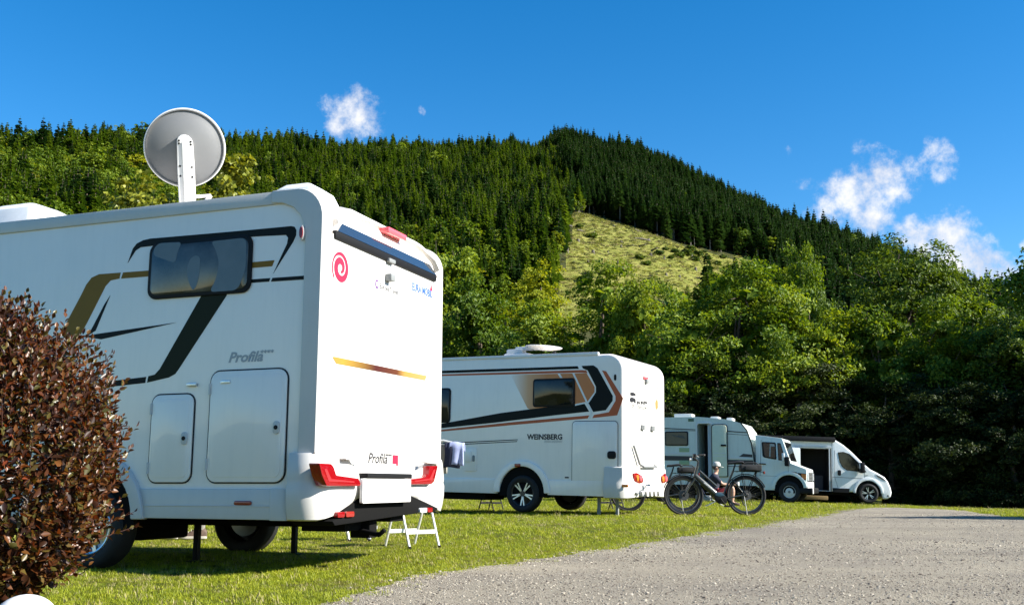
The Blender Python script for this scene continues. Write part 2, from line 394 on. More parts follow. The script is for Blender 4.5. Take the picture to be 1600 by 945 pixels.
CLEAR_PX = [(893,332),(930,336),(962,346),(1010,362),(1060,381),(1110,392),(1165,402),(1230,424),(1200,470),(1060,500),(960,520),(880,520),(862,470),(868,440),(880,400),(888,360)]
def build_hill():
    A = np.r_[np.linspace(-1.5, -.62, 26), np.linspace(-.6, .66, 190), np.linspace(.69, 1.5, 24)]
    rr = np.r_[np.arange(145, 560, 7.0), np.arange(560, 1150, 12), np.geomspace(1150, 1900, 8)]
    AA, RR = np.meshgrid(A, rr, indexing='ij'); th = np.arctan(AA)
    X = RR * np.sin(th); Y = RR * np.cos(th); Z = hill(X, Y)
    V = np.column_stack([X.ravel(), Y.ravel(), Z.ravel()]); n = len(rr); T = []
    px, py = project(X, Y, Z); m = in_poly(px, py, CLEAR_PX) & (RR < 800)
    Th = []; Tc = []
    for i in range(len(A) - 1):
        for k in range(n - 1):
            a = i * n + k; t = Tc if m[i, k] and m[i + 1, k + 1] else Th
            t += [(a, a + 1, a + n + 1), (a, a + n + 1, a + n)]
    me = np_mesh('hillside', V, np.array(Th + Tc), M_HILL); me.materials.append(M_CLEAR)
    mi = np.zeros(len(Th) + len(Tc), np.int32); mi[len(Th):] = 1; me.polygons.foreach_set('material_index', mi)
    smooth(me, 80)
    if me.polygons[0].normal.z < 0: me.flip_normals()
    tag(link_mesh('hillside', me), kind='structure')
build_hill()

# ------------------------------------------------------------------ instanced ground cover and far wood ("stuff")
def scatter(name, P, rot, scl, protos, idx, mtl=None):
    me = bpy.data.meshes.new(name); P = np.asarray(P, np.float32); n = len(P)
    me.vertices.add(n); me.vertices.foreach_set('co', P.ravel())
    at = me.attributes.new('rot', 'FLOAT_VECTOR', 'POINT'); at.data.foreach_set('vector', np.asarray(rot, np.float32).ravel())
    at = me.attributes.new('scl', 'FLOAT_VECTOR', 'POINT'); at.data.foreach_set('vector', np.asarray(scl, np.float32).ravel())
    at = me.attributes.new('pick', 'INT', 'POINT'); at.data.foreach_set('value', np.asarray(idx, np.int32))
    o = bpy.data.objects.new(name, me); COL.objects.link(o)
    c = bpy.data.collections.new(name + '_kinds')
    for i, pm in enumerate(protos):
        po = bpy.data.objects.new(f'{name}_kind_{i:02d}', pm); c.objects.link(po)
    ng = bpy.data.node_groups.new(name + '_scatter', 'GeometryNodeTree')
    ng.interface.new_socket('Geometry', in_out='INPUT', socket_type='NodeSocketGeometry'); ng.interface.new_socket('Geometry', in_out='OUTPUT', socket_type='NodeSocketGeometry')
    N = ng.nodes; L = ng.links; gi = N.new('NodeGroupInput'); go = N.new('NodeGroupOutput')
    ip = N.new('GeometryNodeInstanceOnPoints'); ci = N.new('GeometryNodeCollectionInfo'); ci.inputs['Collection'].default_value = c
    ci.inputs['Separate Children'].default_value = True; ci.inputs['Reset Children'].default_value = True
    def na(nm, ty):
        a = N.new('GeometryNodeInputNamedAttribute'); a.data_type = ty; a.inputs['Name'].default_value = nm; return a.outputs['Attribute']
    e2r = N.new('FunctionNodeEulerToRotation'); L.new(na('rot', 'FLOAT_VECTOR'), e2r.inputs[0])
    L.new(gi.outputs[0], ip.inputs['Points']); L.new(ci.outputs[0], ip.inputs['Instance']); ip.inputs['Pick Instance'].default_value = True
    L.new(na('pick', 'INT'), ip.inputs['Instance Index']); L.new(e2r.outputs[0], ip.inputs['Rotation']); L.new(na('scl', 'FLOAT_VECTOR'), ip.inputs['Scale'])
    L.new(ip.outputs[0], go.inputs[0])
    md = o.modifiers.new('scatter', 'NODES'); md.node_group = ng
    return o

# ------------------------------------------------------------------ trees
M_BARK = mat('bark', (.10, .075, .055), .9, noise_amt=.35, noise_scale=14, bump=.6, bump_scale=30)
M_BARKP = mat('pale_bark', (.15, .13, .105), .9, noise_amt=.3, noise_scale=6)
M_SPR_D = leaf_mat('spruce_dark', (.02, .05, .016), (.052, .098, .028), .15, (1.2, 1.3, .7), .6, .08)
M_SPR_L = leaf_mat('spruce_light', (.05, .10, .012), (.125, .185, .02), .22, (1.3, 1.3, .6), .6, .08)
M_LEAF_A = leaf_mat('maple_leaf', (.05, .10, .01), (.155, .21, .02), .32, (1.9, 1.75, .4))
M_LEAF_Y = leaf_mat('ash_leaf_yellow', (.12, .155, .01), (.24, .265, .02), .38, (1.8, 1.6, .4))
M_LEAF_D = leaf_mat('dark_leaf', (.022, .05, .008), (.09, .135, .014), .25, (1.8, 1.7, .4))
M_LEAF_SHADE = leaf_mat('hornbeam_leaf_shaded', (.009, .017, .005), (.035, .052, .009), .15, (1.6, 1.5, .5))  # shade at the foot of the row is put into this leaf colour

def conifer_mesh(name, seed, h, r, bare, mtl, whorls=22, per=9, stem=None):
    """tapered trunk, drooping whorls of ragged branches with gaps between"""
    rg = np.random.default_rng(seed); V = []; T = []; ntr = 0
    def tri(a, b, c):
        n = len(V); V.extend([a, b, c]); T.append((n, n + 1, n + 2))
    k = 5
    for i in range(2):
        pass
    z0 = np.array([0, h * .5, h * .98]); rr = np.array([h * .016, h * .010, .02])
    for j in range(2):
        for q in range(k):
            a0 = 2*np.pi*q/k; a1 = 2*np.pi*(q+1)/k
            P = lambda a, j_: (rr[j_]*np.cos(a), rr[j_]*np.sin(a), z0[j_])
            tri(P(a0, j), P(a1, j), P(a1, j+1)); tri(P(a0, j), P(a1, j+1), P(a0, j+1))
    ntr = len(T)
    for w in range(whorls):
        f = (w + rg.uniform(-.3, .3)) / whorls; z = h * (bare + (1 - bare) * np.clip(f, 0, 1) ** .92)
        rad = r * 1.4 * (1 - f) ** .72 * rg.uniform(.78, 1.1) + .22
        for q in range(per if f < .8 else 6):
            if rg.random() < .12: continue
            a = 2*np.pi*(q + rg.uniform(-.35, .35))/per + w * 1.7; L = rad * rg.uniform(.6, 1.15)
            d = np.array([np.cos(a), np.sin(a), 0]); s = np.array([-np.sin(a), np.cos(a), 0]); drop = L * rg.uniform(.25, .55); wd = L * rg.uniform(.34, .5) + .12
            b = np.array([0, 0, z]); m = b + d*L*.55 + np.array([0, 0, -drop*.35]); t = b + d*L + np.array([0, 0, -drop])
            n = len(V); V.extend([tuple(b), tuple(m + s*wd), tuple(m - s*wd), tuple(t), tuple(m + np.array([0, 0, -wd*.9]) + d*L*.08)])
            T.extend([(n, n+1, n+4), (n, n+4, n+2), (n+1, n+3, n+4), (n+2, n+4, n+3)])
    n = len(V); V.extend([(.09, 0, h*.93), (-.05, .08, h*.93), (-.05, -.08, h*.93), (0, 0, h*1.03)]); T.extend([(n, n+1, n+3), (n+1, n+2, n+3), (n+2, n, n+3)])
    me = np_mesh(name, V, T, mtl); me.materials.append(stem or M_BARK)
    mi = np.zeros(len(T), np.int32); mi[:ntr] = 1; me.polygons.foreach_set('material_index', mi)
    return me
def leaves(C, Nrm, S, rg, asp=.62):
    """folded leaf blades: centres, facing directions, sizes -> vertices, triangles"""
    n = len(C); up = rg.normal(size=(n, 3)); Nrm = Nrm / np.linalg.norm(Nrm, axis=1, keepdims=True)
    t = np.cross(Nrm, up); t /= np.linalg.norm(t, axis=1, keepdims=True) + 1e-9; b = np.cross(Nrm, t); S = S[:, None]
    droop = Nrm * S * .18
    v0 = C - t*S*.5; v1 = C + b*S*asp*.5 + Nrm*S*.1; v2 = C + t*S*.5 - droop; v3 = C - b*S*asp*.5 + Nrm*S*.1
    V = np.stack([v0, v1, v2, v3], 1).reshape(-1, 3); i = np.arange(n)[:, None] * 4
    T = np.concatenate([i + np.array([0, 2, 1]), i + np.array([0, 3, 2])], 1).reshape(-1, 3)
    return V, T
def crown_points(rg, lobes, nclump, per, cr, shell=.55):
    """leaf clumps spread through the lobes (cx,cy,cz,rx,ry,rz), more of them towards the outside"""
    P = []; D = []; w = np.array([l[3]*l[4]*l[5] for l in lobes]) ** .7; w = w / w.sum()
    for _ in range(nclump):
        l = lobes[rg.choice(len(lobes), p=w)]; d = rg.normal(size=3); d /= np.linalg.norm(d)
        rr = shell + (1 - shell) * rg.random() ** .6 if rg.random() < .85 else rg.random() * shell
        rr *= rg.uniform(.9, 1.14)
        c = np.array(l[:3]) + d * rr * np.array(l[3:6]); n = int(per * rg.uniform(.5, 1.5)); s = cr * rg.uniform(.6, 1.35)
        q = rg.normal(size=(n, 3)); q /= np.linalg.norm(q, axis=1, keepdims=True) + 1e-9; q *= (rg.random((n, 1)) ** .45) * s; q[:, 2] *= .5
        q[:, 2] -= .22 * (q[:, 0]**2 + q[:, 1]**2) / s
        P.append(c + q); D.append(np.tile(d * .8 + np.array([0, 0, .55]), (n, 1)) + rg.normal(size=(n, 3)) * .55)
    return np.concatenate(P), np.concatenate(D)
def broad_tree_meshes(name, seed, h, w, mtl, bottom=.08, nclump=260, per=85, leaf=.17, cr=.62, lob=9, taper=1.0):
    rg = np.random.default_rng(seed); lobes = [(0, 0, h*(.5 + bottom*.5), w*.33, w*.33, h*(.44 - bottom*.4))]
    for i in range(lob):
        a = rg.uniform(0, 2*np.pi); f = rg.uniform(bottom + .12, .9) if bottom > 0 or i % 3 else rg.uniform(.03, .2); k = (1 - ((f - .42) / .62) ** 2) * taper if f > .42 else .75 + .25*f
        rad = w * .5 * max(.15, k) * rg.uniform(.45, .8)
        lobes.append((rad*np.cos(a), rad*np.sin(a), h*f, w*rg.uniform(.16, .27), w*rg.uniform(.16, .27), h*rg.uniform(.09, .17)))
    C, D = crown_points(rg, lobes, nclump, per, cr)
    keep = C[:, 2] > .15; C = C[keep]; D = D[keep]
    V, T = leaves(C, D, leaf * rg.uniform(.6, 1.35, len(C)), rg)
    Ci, Di = crown_points(rg, [(l[0]*.75, l[1]*.75, l[2]*.97, l[3]*.62, l[4]*.62, l[5]*.62) for l in lobes], 60, 26, .6, .2); Vi, Ti = leaves(Ci, Di, np.full(len(Ci), leaf * 2.6), rg, .9); T = np.concatenate([T, Ti + len(V)]); V = np.concatenate([V, Vi])
    crown = np_mesh(name + '_crown', V, T, mtl)
    mb = MB(); top = h * .8; pts = [(0, 0, -.2), (0, 0, .15*h), (.02*h, .01*h, .4*h), (-.01*h, .02*h, .6*h), (0, 0, top)]
    rb = h * .018; mb.tube(pts, [rb*1.3, rb, rb*.8, rb*.55, rb*.2], 9)
    for l in lobes[1:]:
        z0 = max(.12*h, min(l[2] - .12*h, .68*h)); mb.tube([(0, 0, z0), (l[0]*.5, l[1]*.5, z0 + (l[2]-z0)*.6), (l[0], l[1], l[2])], [rb*.5, rb*.32, rb*.1], 6)
        for _ in range(3):
            d = rg.normal(size=3); d /= np.linalg.norm(d); e = np.array(l[:3]) + d*np.array(l[3:6])*.85
            mb.tube([(l[0]*.8, l[1]*.8, z0 + (l[2]-z0)*.85), tuple(e)], [rb*.2, rb*.05], 5)
    return mb.mesh(name + '_trunk', M_BARK, ang=60), crown
def place_tree(name, meshes, loc, rz, sc, label, cat='tree', group=None, parts=('trunk', 'crown')):
    t = empty(name, loc, (0, 0, rz)); t.scale = sc if isinstance(sc, tuple) else (sc, sc, sc); tag(t, label, cat, group)
    for nm, me in zip(parts, meshes): link_mesh(nm, me, t)
    return t

def build_forest():
    rg = np.random.default_rng(11)
    kinds = [conifer_mesh('spruce_dark_a', 1, 24, 3.4, .08, M_SPR_D), conifer_mesh('spruce_dark_b', 2, 22, 3.0, .1, M_SPR_D, 20), conifer_mesh('spruce_dark_c', 3, 26, 3.2, .14, M_SPR_D, 24),
             conifer_mesh('spruce_light_a', 4, 23, 3.3, .1, M_SPR_L), conifer_mesh('spruce_light_b', 5, 21, 3.0, .1, M_SPR_L, 20),
             conifer_mesh('spruce_bare_a', 6, 26, 2.9, .4, M_SPR_D, 16, 8, M_BARKP), conifer_mesh('spruce_bare_b', 7, 25, 2.6, .5, M_SPR_L, 14, 8, M_BARKP)]
    for i, (m_, seed, h, w) in enumerate([(M_LEAF_A, 21, 17, 9.0), (M_LEAF_Y, 22, 16, 7.5)]):
        g = np.random.default_rng(seed); lobes = [(0, 0, h*.58, w*.4, w*.4, h*.36)] + [(w*.3*np.cos(a), w*.3*np.sin(a), h*z, w*.25, w*.25, h*.16) for a, z in zip(g.uniform(0, 6.28, 8), g.uniform(.35, .88, 8))]
        C, D = crown_points(g, lobes, 130, 11, 1.25); V, T = leaves(C, D, g.uniform(.6, 1.3, len(C)), g, .8)
        me = np_mesh(f'broadleaf_{i}', V, T, m_); kinds.append(me)
    # candidate sites: jittered grid over the slopes in view
    n = 95000; A = rg.uniform(-.68, .66, n); r = np.sqrt(rg.uniform(215**2, 1150**2, n)); th = np.arctan(A); X = r*np.sin(th); Y = r*np.cos(th); Z = hill(X, Y)
    px, py = project(X, Y, Z); Rr = np.interp(A, SKY_A, SKY_R)
    ok = (r < Rr * 1.06) & (py < 640)
    ok &= ~in_poly(px, py, CLEAR_PX)
    ok &= ~((r < 330) & (px > 690) & (px < 1330) & (py > 425))
    # spacing: thin out with a hash grid
    cell = {}; keep = np.zeros(n, bool)
    for i in np.nonzero(ok)[0]:
        s = 3.7 if px[i] < 860 else 3.9
        k = (int(X[i] // s), int(Y[i] // s))
        if k in cell: continue
        cell[k] = 1; keep[i] = rg.random() > .1
    X, Y, Z, px, py, r, Rr = [a[keep] for a in (X, Y, Z, px, py, r, Rr)]
    n = len(X)
    # darker spruce right of the gully, slope shade put into its colour; lighter left, broadleaves low down
    gul = np.interp(py, [180, 260, 330, 380, 420, 470], [838, 868, 905, 1060, 1150, 1240])
    right = px > gul; u = rg.random(n)
    nzv = np.array([noise.noise(Vector((x * .012, y * .012, 3.3))) for x, y in zip(X, Y)])
    idx = np.where(right, rg.choice([0, 1, 2, 2], n), rg.choice([3, 4, 0, 3, 4, 1], n))
    lightp = np.clip(.5 + nzv * 1.6, 0, 1); idx = np.where(~right & (u < .45 * lightp), rg.choice([3, 4], n), idx)
    u2 = rg.random(n); leafy = np.where(right, .015, np.where(px < 330, .6, .06)) * np.clip(.6 + nzv * 2.5, 0, 2)
    leafy = np.where((py > 395) & ~right, leafy + .3, leafy); leafy = np.where(right & (py > 395), leafy + .06, leafy)
    idx = np.where(u2 < leafy, rg.choice([7, 7, 8], n), idx)
    # a spruce edge with bare stems above the felled slope
    edge = np.zeros(n, bool)
    for dx, dy in ((0, 9), (-10, 6), (-18, 0), (0, 16)): edge |= in_poly(px + dx, py + dy, CLEAR_PX)
    idx = np.where(edge & (idx < 7), rg.choice([5, 5, 2], n), idx); idx = np.where(edge & ~right & (idx < 7), rg.choice([6, 5], n), idx)
    sc = rg.uniform(.5, .98, n) * (1 + .16 * np.array([noise.noise(Vector((x * .03, y * .03, 7.1))) for x, y in zip(X, Y)])) * np.where(right, 1.0, .96); sc *= np.where(rg.random(n) < .07, 1.28, 1.0); sc = np.where(idx >= 7, sc * rg.uniform(.8, 1.1, n), sc)
    sc = np.where(px < 380, sc * .95, sc)
    rot = np.column_stack([rg.normal(0, .02, n), rg.normal(0, .02, n), rg.uniform(0, 6.28, n)])
    P = np.column_stack([X, Y, Z - .6])
    # the ones that show largest stand as trees of their own: nearest first and plainly in view
    order = np.argsort(r + np.where((py > 560) | (px < -20) | (px > 1620) | ((px < 690) & (py > 330 + np.clip(px - 470, 0, 300) * .45)), 1e4, 0) + np.where((px > 1250) & (py > 430), 1e4, 0) + np.where((px > 690) & (px < 880) & (py > 440), 1e4, 0))
    first = order[:290]; rest = np.ones(n, bool); rest[first] = False
    lab = {0: ('spruce_tree', 'dark green spruce standing in the wood on the hillside'), 3: ('spruce_tree', 'light green spruce standing in the wood on the hillside'),
           5: ('spruce_tree', 'spruce with a bare lower stem at the edge of the felled slope'), 7: ('broadleaf_tree', 'round green broadleaf tree among the spruces on the hillside'), 8: ('broadleaf_tree', 'yellow green broadleaf tree among the spruces on the hillside')}
    kk = {0: 0, 1: 0, 2: 0, 3: 3, 4: 3, 5: 5, 6: 5, 7: 7, 8: 8}
    for i in first:
        nm, lb = lab[kk[int(idx[i])]]; o = link_mesh(nm, kinds[int(idx[i])], None, tuple(P[i]), (0, 0, float(rot[i, 2])), (float(sc[i]),) * 3)
        tag(o, lb, 'tree', ['dark spruces on the hill', 'light spruces on the hill', 'bare stemmed spruces by the felled slope', 'green broadleaf trees on the hill', 'yellow green broadleaf trees on the hill'][[0, 3, 5, 7, 8].index(kk[int(idx[i])])])
    f = scatter('forest', P[rest], rot[rest], np.repeat(sc[rest][:, None], 3, 1), kinds, idx[rest]); tag(f, kind='stuff')
    print('forest', n)
build_forest()
# ------------------------------------------------------------------ the broadleaf trees standing behind the pitches
def build_trees():
    # inner dark leaves close the crowns; flat clumps catch the sun from above
    A = [broad_tree_meshes('maple_a', 31, 11, 8.5, M_LEAF_A, nclump=170, per=135, leaf=.19, cr=.78), broad_tree_meshes('maple_b', 32, 11, 8.0, M_LEAF_A, lob=11, nclump=170, per=135, leaf=.19, cr=.78), broad_tree_meshes('maple_c', 33, 10, 8.5, M_LEAF_A, lob=8, nclump=160, per=135, leaf=.19, cr=.78)]
    D = [broad_tree_meshes('hornbeam_a', 41, 8.5, 7.0, M_LEAF_D, bottom=.0, nclump=230, per=115, leaf=.15, cr=.62), broad_tree_meshes('hornbeam_b', 42, 9, 7.5, M_LEAF_D, bottom=.0, nclump=230, per=115, leaf=.15, cr=.62)]
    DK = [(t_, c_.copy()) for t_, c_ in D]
    for t_, c_ in DK: c_.materials[0] = M_LEAF_SHADE
    Yl = [broad_tree_meshes('ash_a', 51, 14, 6.0, M_LEAF_Y, nclump=230, per=75, leaf=.2, cr=.62, taper=.8), broad_tree_meshes('ash_b', 52, 13, 8.0, M_LEAF_Y, nclump=230, per=75, leaf=.2, cr=.68)]
    B = [broad_tree_meshes('big_lime', 61, 18, 15.0, M_LEAF_D, nclump=330, per=85, leaf=.26, cr=1.0, lob=12, taper=.85)]
    def at(px, d, top, meshes, h0, name, label, wide=1.0, rz=None, group=None):
        x = (px - CXP) / FPX * d * 1.0155; z = gzf(x, d) if d < 120 else float(hill(x, d))
        H = CAMH + (757 - top) / FPX * d * 1.02 - z; s = H / h0 * .93
        place_tree(name, meshes, (x, d, z - .05), random.uniform(0, 6.28) if rz is None else rz, (s * wide, s * wide, s), label, 'tree', group)
    # back to front, left to right
    at(1424, 82, 352, B[0], 18, 'lime_tree', 'tall dark domed tree rising behind the right end of the tree row, clouds behind it')
    at(1350, 92, 445, B[0], 18, 'lime_tree', 'lower dark tree left of the tall domed tree, in front of the wooded slope', .9)
    at(1240, 118, 372, A[2], 10, 'maple_tree', 'small sunlit round tree alone before the dark spruce wood, above the centre of the row', .42)
    at(1262, 112, 398, A[0], 11, 'maple_tree', 'small round tree just right of the sunlit one before the spruce wood', .42)
    at(1510, 78, 425, A[1], 11, 'maple_tree', 'green tree on the slope right of the tall domed tree', .9)
    at(1590, 60, 432, D[0], 8.5, 'hornbeam_tree', 'dark tree cut by the right edge of the picture, topmost there', 1.0)
    at(705, 66, 352, A[1], 11, 'maple_tree', 'broad green tree whose crown rises just right of the big motorhome', .75)
    at(845, 66, 343, Yl[0], 14, 'ash_tree', 'narrow bright yellow green tree at the left edge of the felled slope', .85)
    at(790, 62, 400, Yl[1], 13, 'ash_tree', 'yellow green tree left of the narrow bright one', .8)
    at(752, 58, 430, A[2], 10, 'maple_tree', 'light green tree over the roof of the orange striped motorhome, left end', .85)
    at(985, 64, 368, Yl[0], 14, 'ash_tree', 'thin pale green treetop in front of the felled slope', .55)
    at(940, 54, 398, A[0], 11, 'maple_tree', 'dark green maple below the felled slope, left of its pale treetop', .9)
    at(855, 52, 470, A[2], 10, 'maple_tree', 'low green tree over the flat satellite dish of the second motorhome', 1.0)
    at(1010, 50, 408, A[1], 11, 'maple_tree', 'leafy maple directly above the rear of the second motorhome', .75)
    at(1150, 46.5, 396, A[0], 11, 'maple_tree', 'largest sunlit maple of the row, above the old caravan bodied motorhome', .95)
    at(1245, 46, 432, A[2], 10, 'maple_tree', 'sunlit maple above the boxy cab of the old motorhome', .9)
    at(1048, 60, 418, A[0], 11, 'maple_tree', 'green maple covering the lower right edge of the felled slope', .75)
    at(1080, 46, 455, A[2], 10, 'maple_tree', 'lower maple between the second motorhome and the largest maple', 1.0)
    at(1365, 45, 452, A[1], 11, 'maple_tree', 'sunlit maple above the white van with the open sliding door', .9)
    at(1300, 46.5, 478, D[1], 9, 'hornbeam_tree', 'dark tree between the two sunlit maples over the van', 1.0)
    at(1470, 44, 455, A[0], 11, 'maple_tree', 'maple right of the van in the row, half in shade', .85)
    at(1555, 42.5, 470, D[1], 9, 'hornbeam_tree', 'dark leafy tree near the right edge of the row', 1.0)
    at(1640, 41, 452, D[0], 8.5, 'hornbeam_tree', 'dark tree at the right end of the row, cut by the picture edge', 1.1)
    # the low growth along the foot of the row, shade painted into its leaves
    foot = [(700, 50, 590), (770, 49.5, 560), (835, 49, 570), (905, 49, 540), (975, 48, 560), (1050, 45, 565), (1115, 44.5, 540), (1180, 44, 560), (1240, 43.5, 540), (1310, 43.5, 570), (1375, 42.5, 560), (1412, 43.5, 575), (1440, 41.5, 585), (1500, 40.5, 560), (1565, 39.5, 585), (1625, 38.5, 560)]
    wh = ['far left, beside the big motorhome', 'under the light green tree', 'behind the flat roof dish', 'behind the second motorhome', 'behind the rear of the second motorhome', 'behind the left end of the old motorhome', 'behind the open caravan door', 'behind the old motorhome above its front', 'behind the boxy cab', 'behind the open sliding door', 'behind the nose of the white van', 'behind the nose of the van', 'just right of the white van', 'on the right beside the far grass strip', 'second from the right end', 'at the right end']
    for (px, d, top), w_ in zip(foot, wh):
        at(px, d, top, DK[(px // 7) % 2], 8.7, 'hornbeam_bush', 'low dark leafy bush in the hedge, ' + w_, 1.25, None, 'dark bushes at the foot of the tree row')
    # the row goes on past the right edge: unseen trees added to shade it
    for x, d, h in ((25.5, 41.5, 12), (30.5, 40.5, 14), (36.5, 39, 15), (43, 37.5, 16), (27, 46, 14)):
        place_tree('maple_tree', A[0], (x, d, gzf(x, d)), x, (h/11,)*3, 'unseen maple added past the picture edge to shade the row', 'tree', 'maples past the right edge')
    # thin saplings and scrub on the felled slope
    # young maple with big pale leaves right behind the big motorhome
    yg = np.random.default_rng(71); lobes = [(0, 0, 3.7, .7, .6, .45), (.52, 0, 4.6, .24, .28, .4), (.45, 0, 4.2, .34, .35, .3), (.62, 0, 3.95, .25, .3, .25), (-.92, .1, 4.45, .17, .2, .2), (-.8, 0, 4.2, .28, .25, .16), (-1.05, 0, 3.95, .2, .25, .12), (-.5, 0, 4.25, .22, .3, .4), (-.1, .1, 4.1, .4, .4, .35)]
    C, Dv = crown_points(yg, lobes, 190, 46, .17, .4); V, T = leaves(C, Dv, yg.uniform(.05, .095, len(C)), yg, .85)
    crown = np_mesh('young_maple_crown', V, T, M_LEAF_P)
    mb = MB(); mb.tube([(0, 0, 0), (.05, 0, 1.5), (0, 0, 2.6), (.3, 0, 4.2)], [.07, .055, .04, .012], 8)
    for l in lobes[1:]: mb.tube([(0, 0, 1.9), (l[0]*.5, l[1]*.5, 2.5), (l[0], l[1], l[2])], [.035, .022, .008], 6)
    x, d = (292 - CXP) / FPX * 13.2 * 1.0155, 13.2
    place_tree('young_maple', (mb.mesh('young_maple_trunk', M_BARK), crown), (x, d, gzf(x, d)), 0, 1.0, 'young maple with big pale yellow green leaves behind the satellite dish', 'tree')
M_LEAF_P = leaf_mat('maple_leaf_pale', (.10, .13, .012), (.2, .22, .026), .3, (1.5, 1.35, .5), .45, .35)
build_trees()

# stumps, brash and scrub on the felled slope
def build_clearing():
    rg = np.random.default_rng(5); M_ST = mat('grey_stump', (.1, .085, .07), .9, noise_amt=.3, noise_scale=4)
    mb = MB(); mb.tube([(0, 0, -.4), (0, 0, .1), (.02, 0, .8)], [.75, .5, .42], 9); st = mb.mesh('tree_stump', M_ST)
    mb = MB(); mb.tube([(-2.5, 0, .25), (0, .1, .35), (2.6, -.1, .3)], [.22, .26, .2], 7); mb.tube([(.8, 0, .3), (1.5, .9, .8)], [.09, .04], 5); lg = mb.mesh('felled_log', M_ST)
    C, Dv = crown_points(rg, [(0, 0, .8, 1.6, 1.6, .9)], 60, 14, .5); V, T = leaves(C, Dv, rg.uniform(.3, .6, len(C)), rg, .8); sc = np_mesh('scrub', V, T, M_LEAF_D)
    def site(px, py):
        lo, hi = 200.0, 900.0; A = (px - CXP) / FPX; best = None
        for r in np.arange(220, 800, 3.0):
            Y = r; X = A * Y * .97; Z = float(hill(X, Y)); q = project(X, Y, Z)
            X = X + (px - q[0]) / FPX * Y; Z = float(hill(X, Y)); q = project(X, Y, Z)
            if q[1] <= py: return (X, Y, Z)
        return None
    n = 0
    while n < 46:
        px, py = rg.uniform(885, 1170), rg.uniform(345, 450)
        if not in_poly(np.array([px]), np.array([py]), CLEAR_PX)[0]: continue
        p = site(px, py)
        if p is None: continue
        s = rg.uniform(.7, 1.7)
        if rg.random() < .6: tag(link_mesh('tree_stump', st, None, p, (0, 0, rg.uniform(0, 6)), (s, s, s * rg.uniform(.8, 1.6))), 'grey tree stump left on the felled grassy slope', 'tree stump', 'stumps on the felled slope')
        else: tag(link_mesh('felled_log', lg, None, p, (0, 0, rg.uniform(0, 6)), (s, s, s)), 'grey felled log lying on the grassy slope', 'log', 'logs on the felled slope')
        n += 1
    pts = [(1040, 392), (1055, 396), (1072, 399), (1090, 400), (1062, 404), (1085, 408), (1105, 406), (1048, 405), (1120, 415), (1078, 392), (1100, 396), (1030, 398), (905, 356), (925, 372), (945, 430), (915, 440), (1000, 405), (1145, 420), (1010, 415), (1130, 404)]
    for px, py in pts:
        p = site(px, py)
        if p is None: continue
        s = rg.uniform(.8, 1.7); tag(link_mesh('scrub_bush', sc, None, p, (0, 0, rg.uniform(0, 6)), (s*1.2, s*1.2, s)), 'low dark scrub bush growing on the felled slope', 'bush', 'scrub on the felled slope')
    # rough grass and brash over the slope
    P = []
    N_ = 5200; A = rg.uniform(.03, .26, N_); r = np.sqrt(rg.uniform(300**2, 640**2, N_)); th = np.arctan(A); X = r*np.sin(th); Y = r*np.cos(th); Z = hill(X, Y)
    px, py = project(X, Y, Z); k = in_poly(px, py, CLEAR_PX); X, Y, Z = X[k], Y[k], Z[k]; m = len(X)
    V, T = leaves(rg.normal(size=(40, 3)) * np.array([.7, .7, .2]) + np.array([0, 0, .3]), rg.normal(size=(40, 3)) + np.array([.6, 0, .3]), rg.uniform(.5, 1.0, 40), rg, .35)
    k1 = np_mesh('tussock_a', V, T, leaf_mat('tussock_green', (.13, .145, .022), (.24, .245, .05), .3)); k2 = np_mesh('tussock_b', V, T, leaf_mat('tussock_straw', (.16, .145, .06), (.28, .24, .12), .25))
    k3 = np_mesh('tussock_c', V, T, leaf_mat('tussock_dark', (.03, .04, .012), (.06, .07, .02), .2))
    tag(scatter('slope_tussocks', np.column_stack([X, Y, Z]), np.column_stack([np.zeros(m), np.zeros(m), rg.uniform(0, 6, m)]), np.repeat(rg.uniform(.35, .95, m)[:, None], 3, 1), [k1, k2, k3], rg.choice([0, 0, 1, 2], m)), kind='stuff')
build_clearing()

# ------------------------------------------------------------------ lawn grass and gravel stones
M_BLADE = leaf_mat('grass_blade', (.12, .16, .006), (.33, .365, .028), .34, (1.5, 1.4, .5), .5, .3)
M_STRAW = leaf_mat('straw_blade', (.22, .19, .07), (.34, .3, .14), .25, (1.2, 1.1, .6), .6, .2)
def tuft(name, seed, nb, h, spread, mtl):
    rg = np.random.default_rng(seed); V = []; T = []
    for _ in range(nb):
        a = rg.uniform(0, 6.28); r = spread * rg.random() ** .5; b = np.array([r*np.cos(a), r*np.sin(a), -.005]); hh = h * rg.uniform(.5, 1.3); wd = h * rg.uniform(.045, .085)
        l = rg.uniform(0, 6.28); d = np.array([np.cos(l), np.sin(l), 0]); s = np.array([-d[1], d[0], 0]); lean = hh * rg.uniform(.3, 1.3)
        m = b + d*lean*.35 + np.array([0, 0, hh*.6]); t = b + d*lean + np.array([0, 0, hh*.95]); n = len(V)
        V += [tuple(b - s*wd), tuple(b + s*wd), tuple(m + s*wd*.8), tuple(m - s*wd*.8), tuple(t)]; T += [(n, n+1, n+2), (n, n+2, n+3), (n+3, n+2, n+4)]
    return np_mesh(name, V, T, mtl)
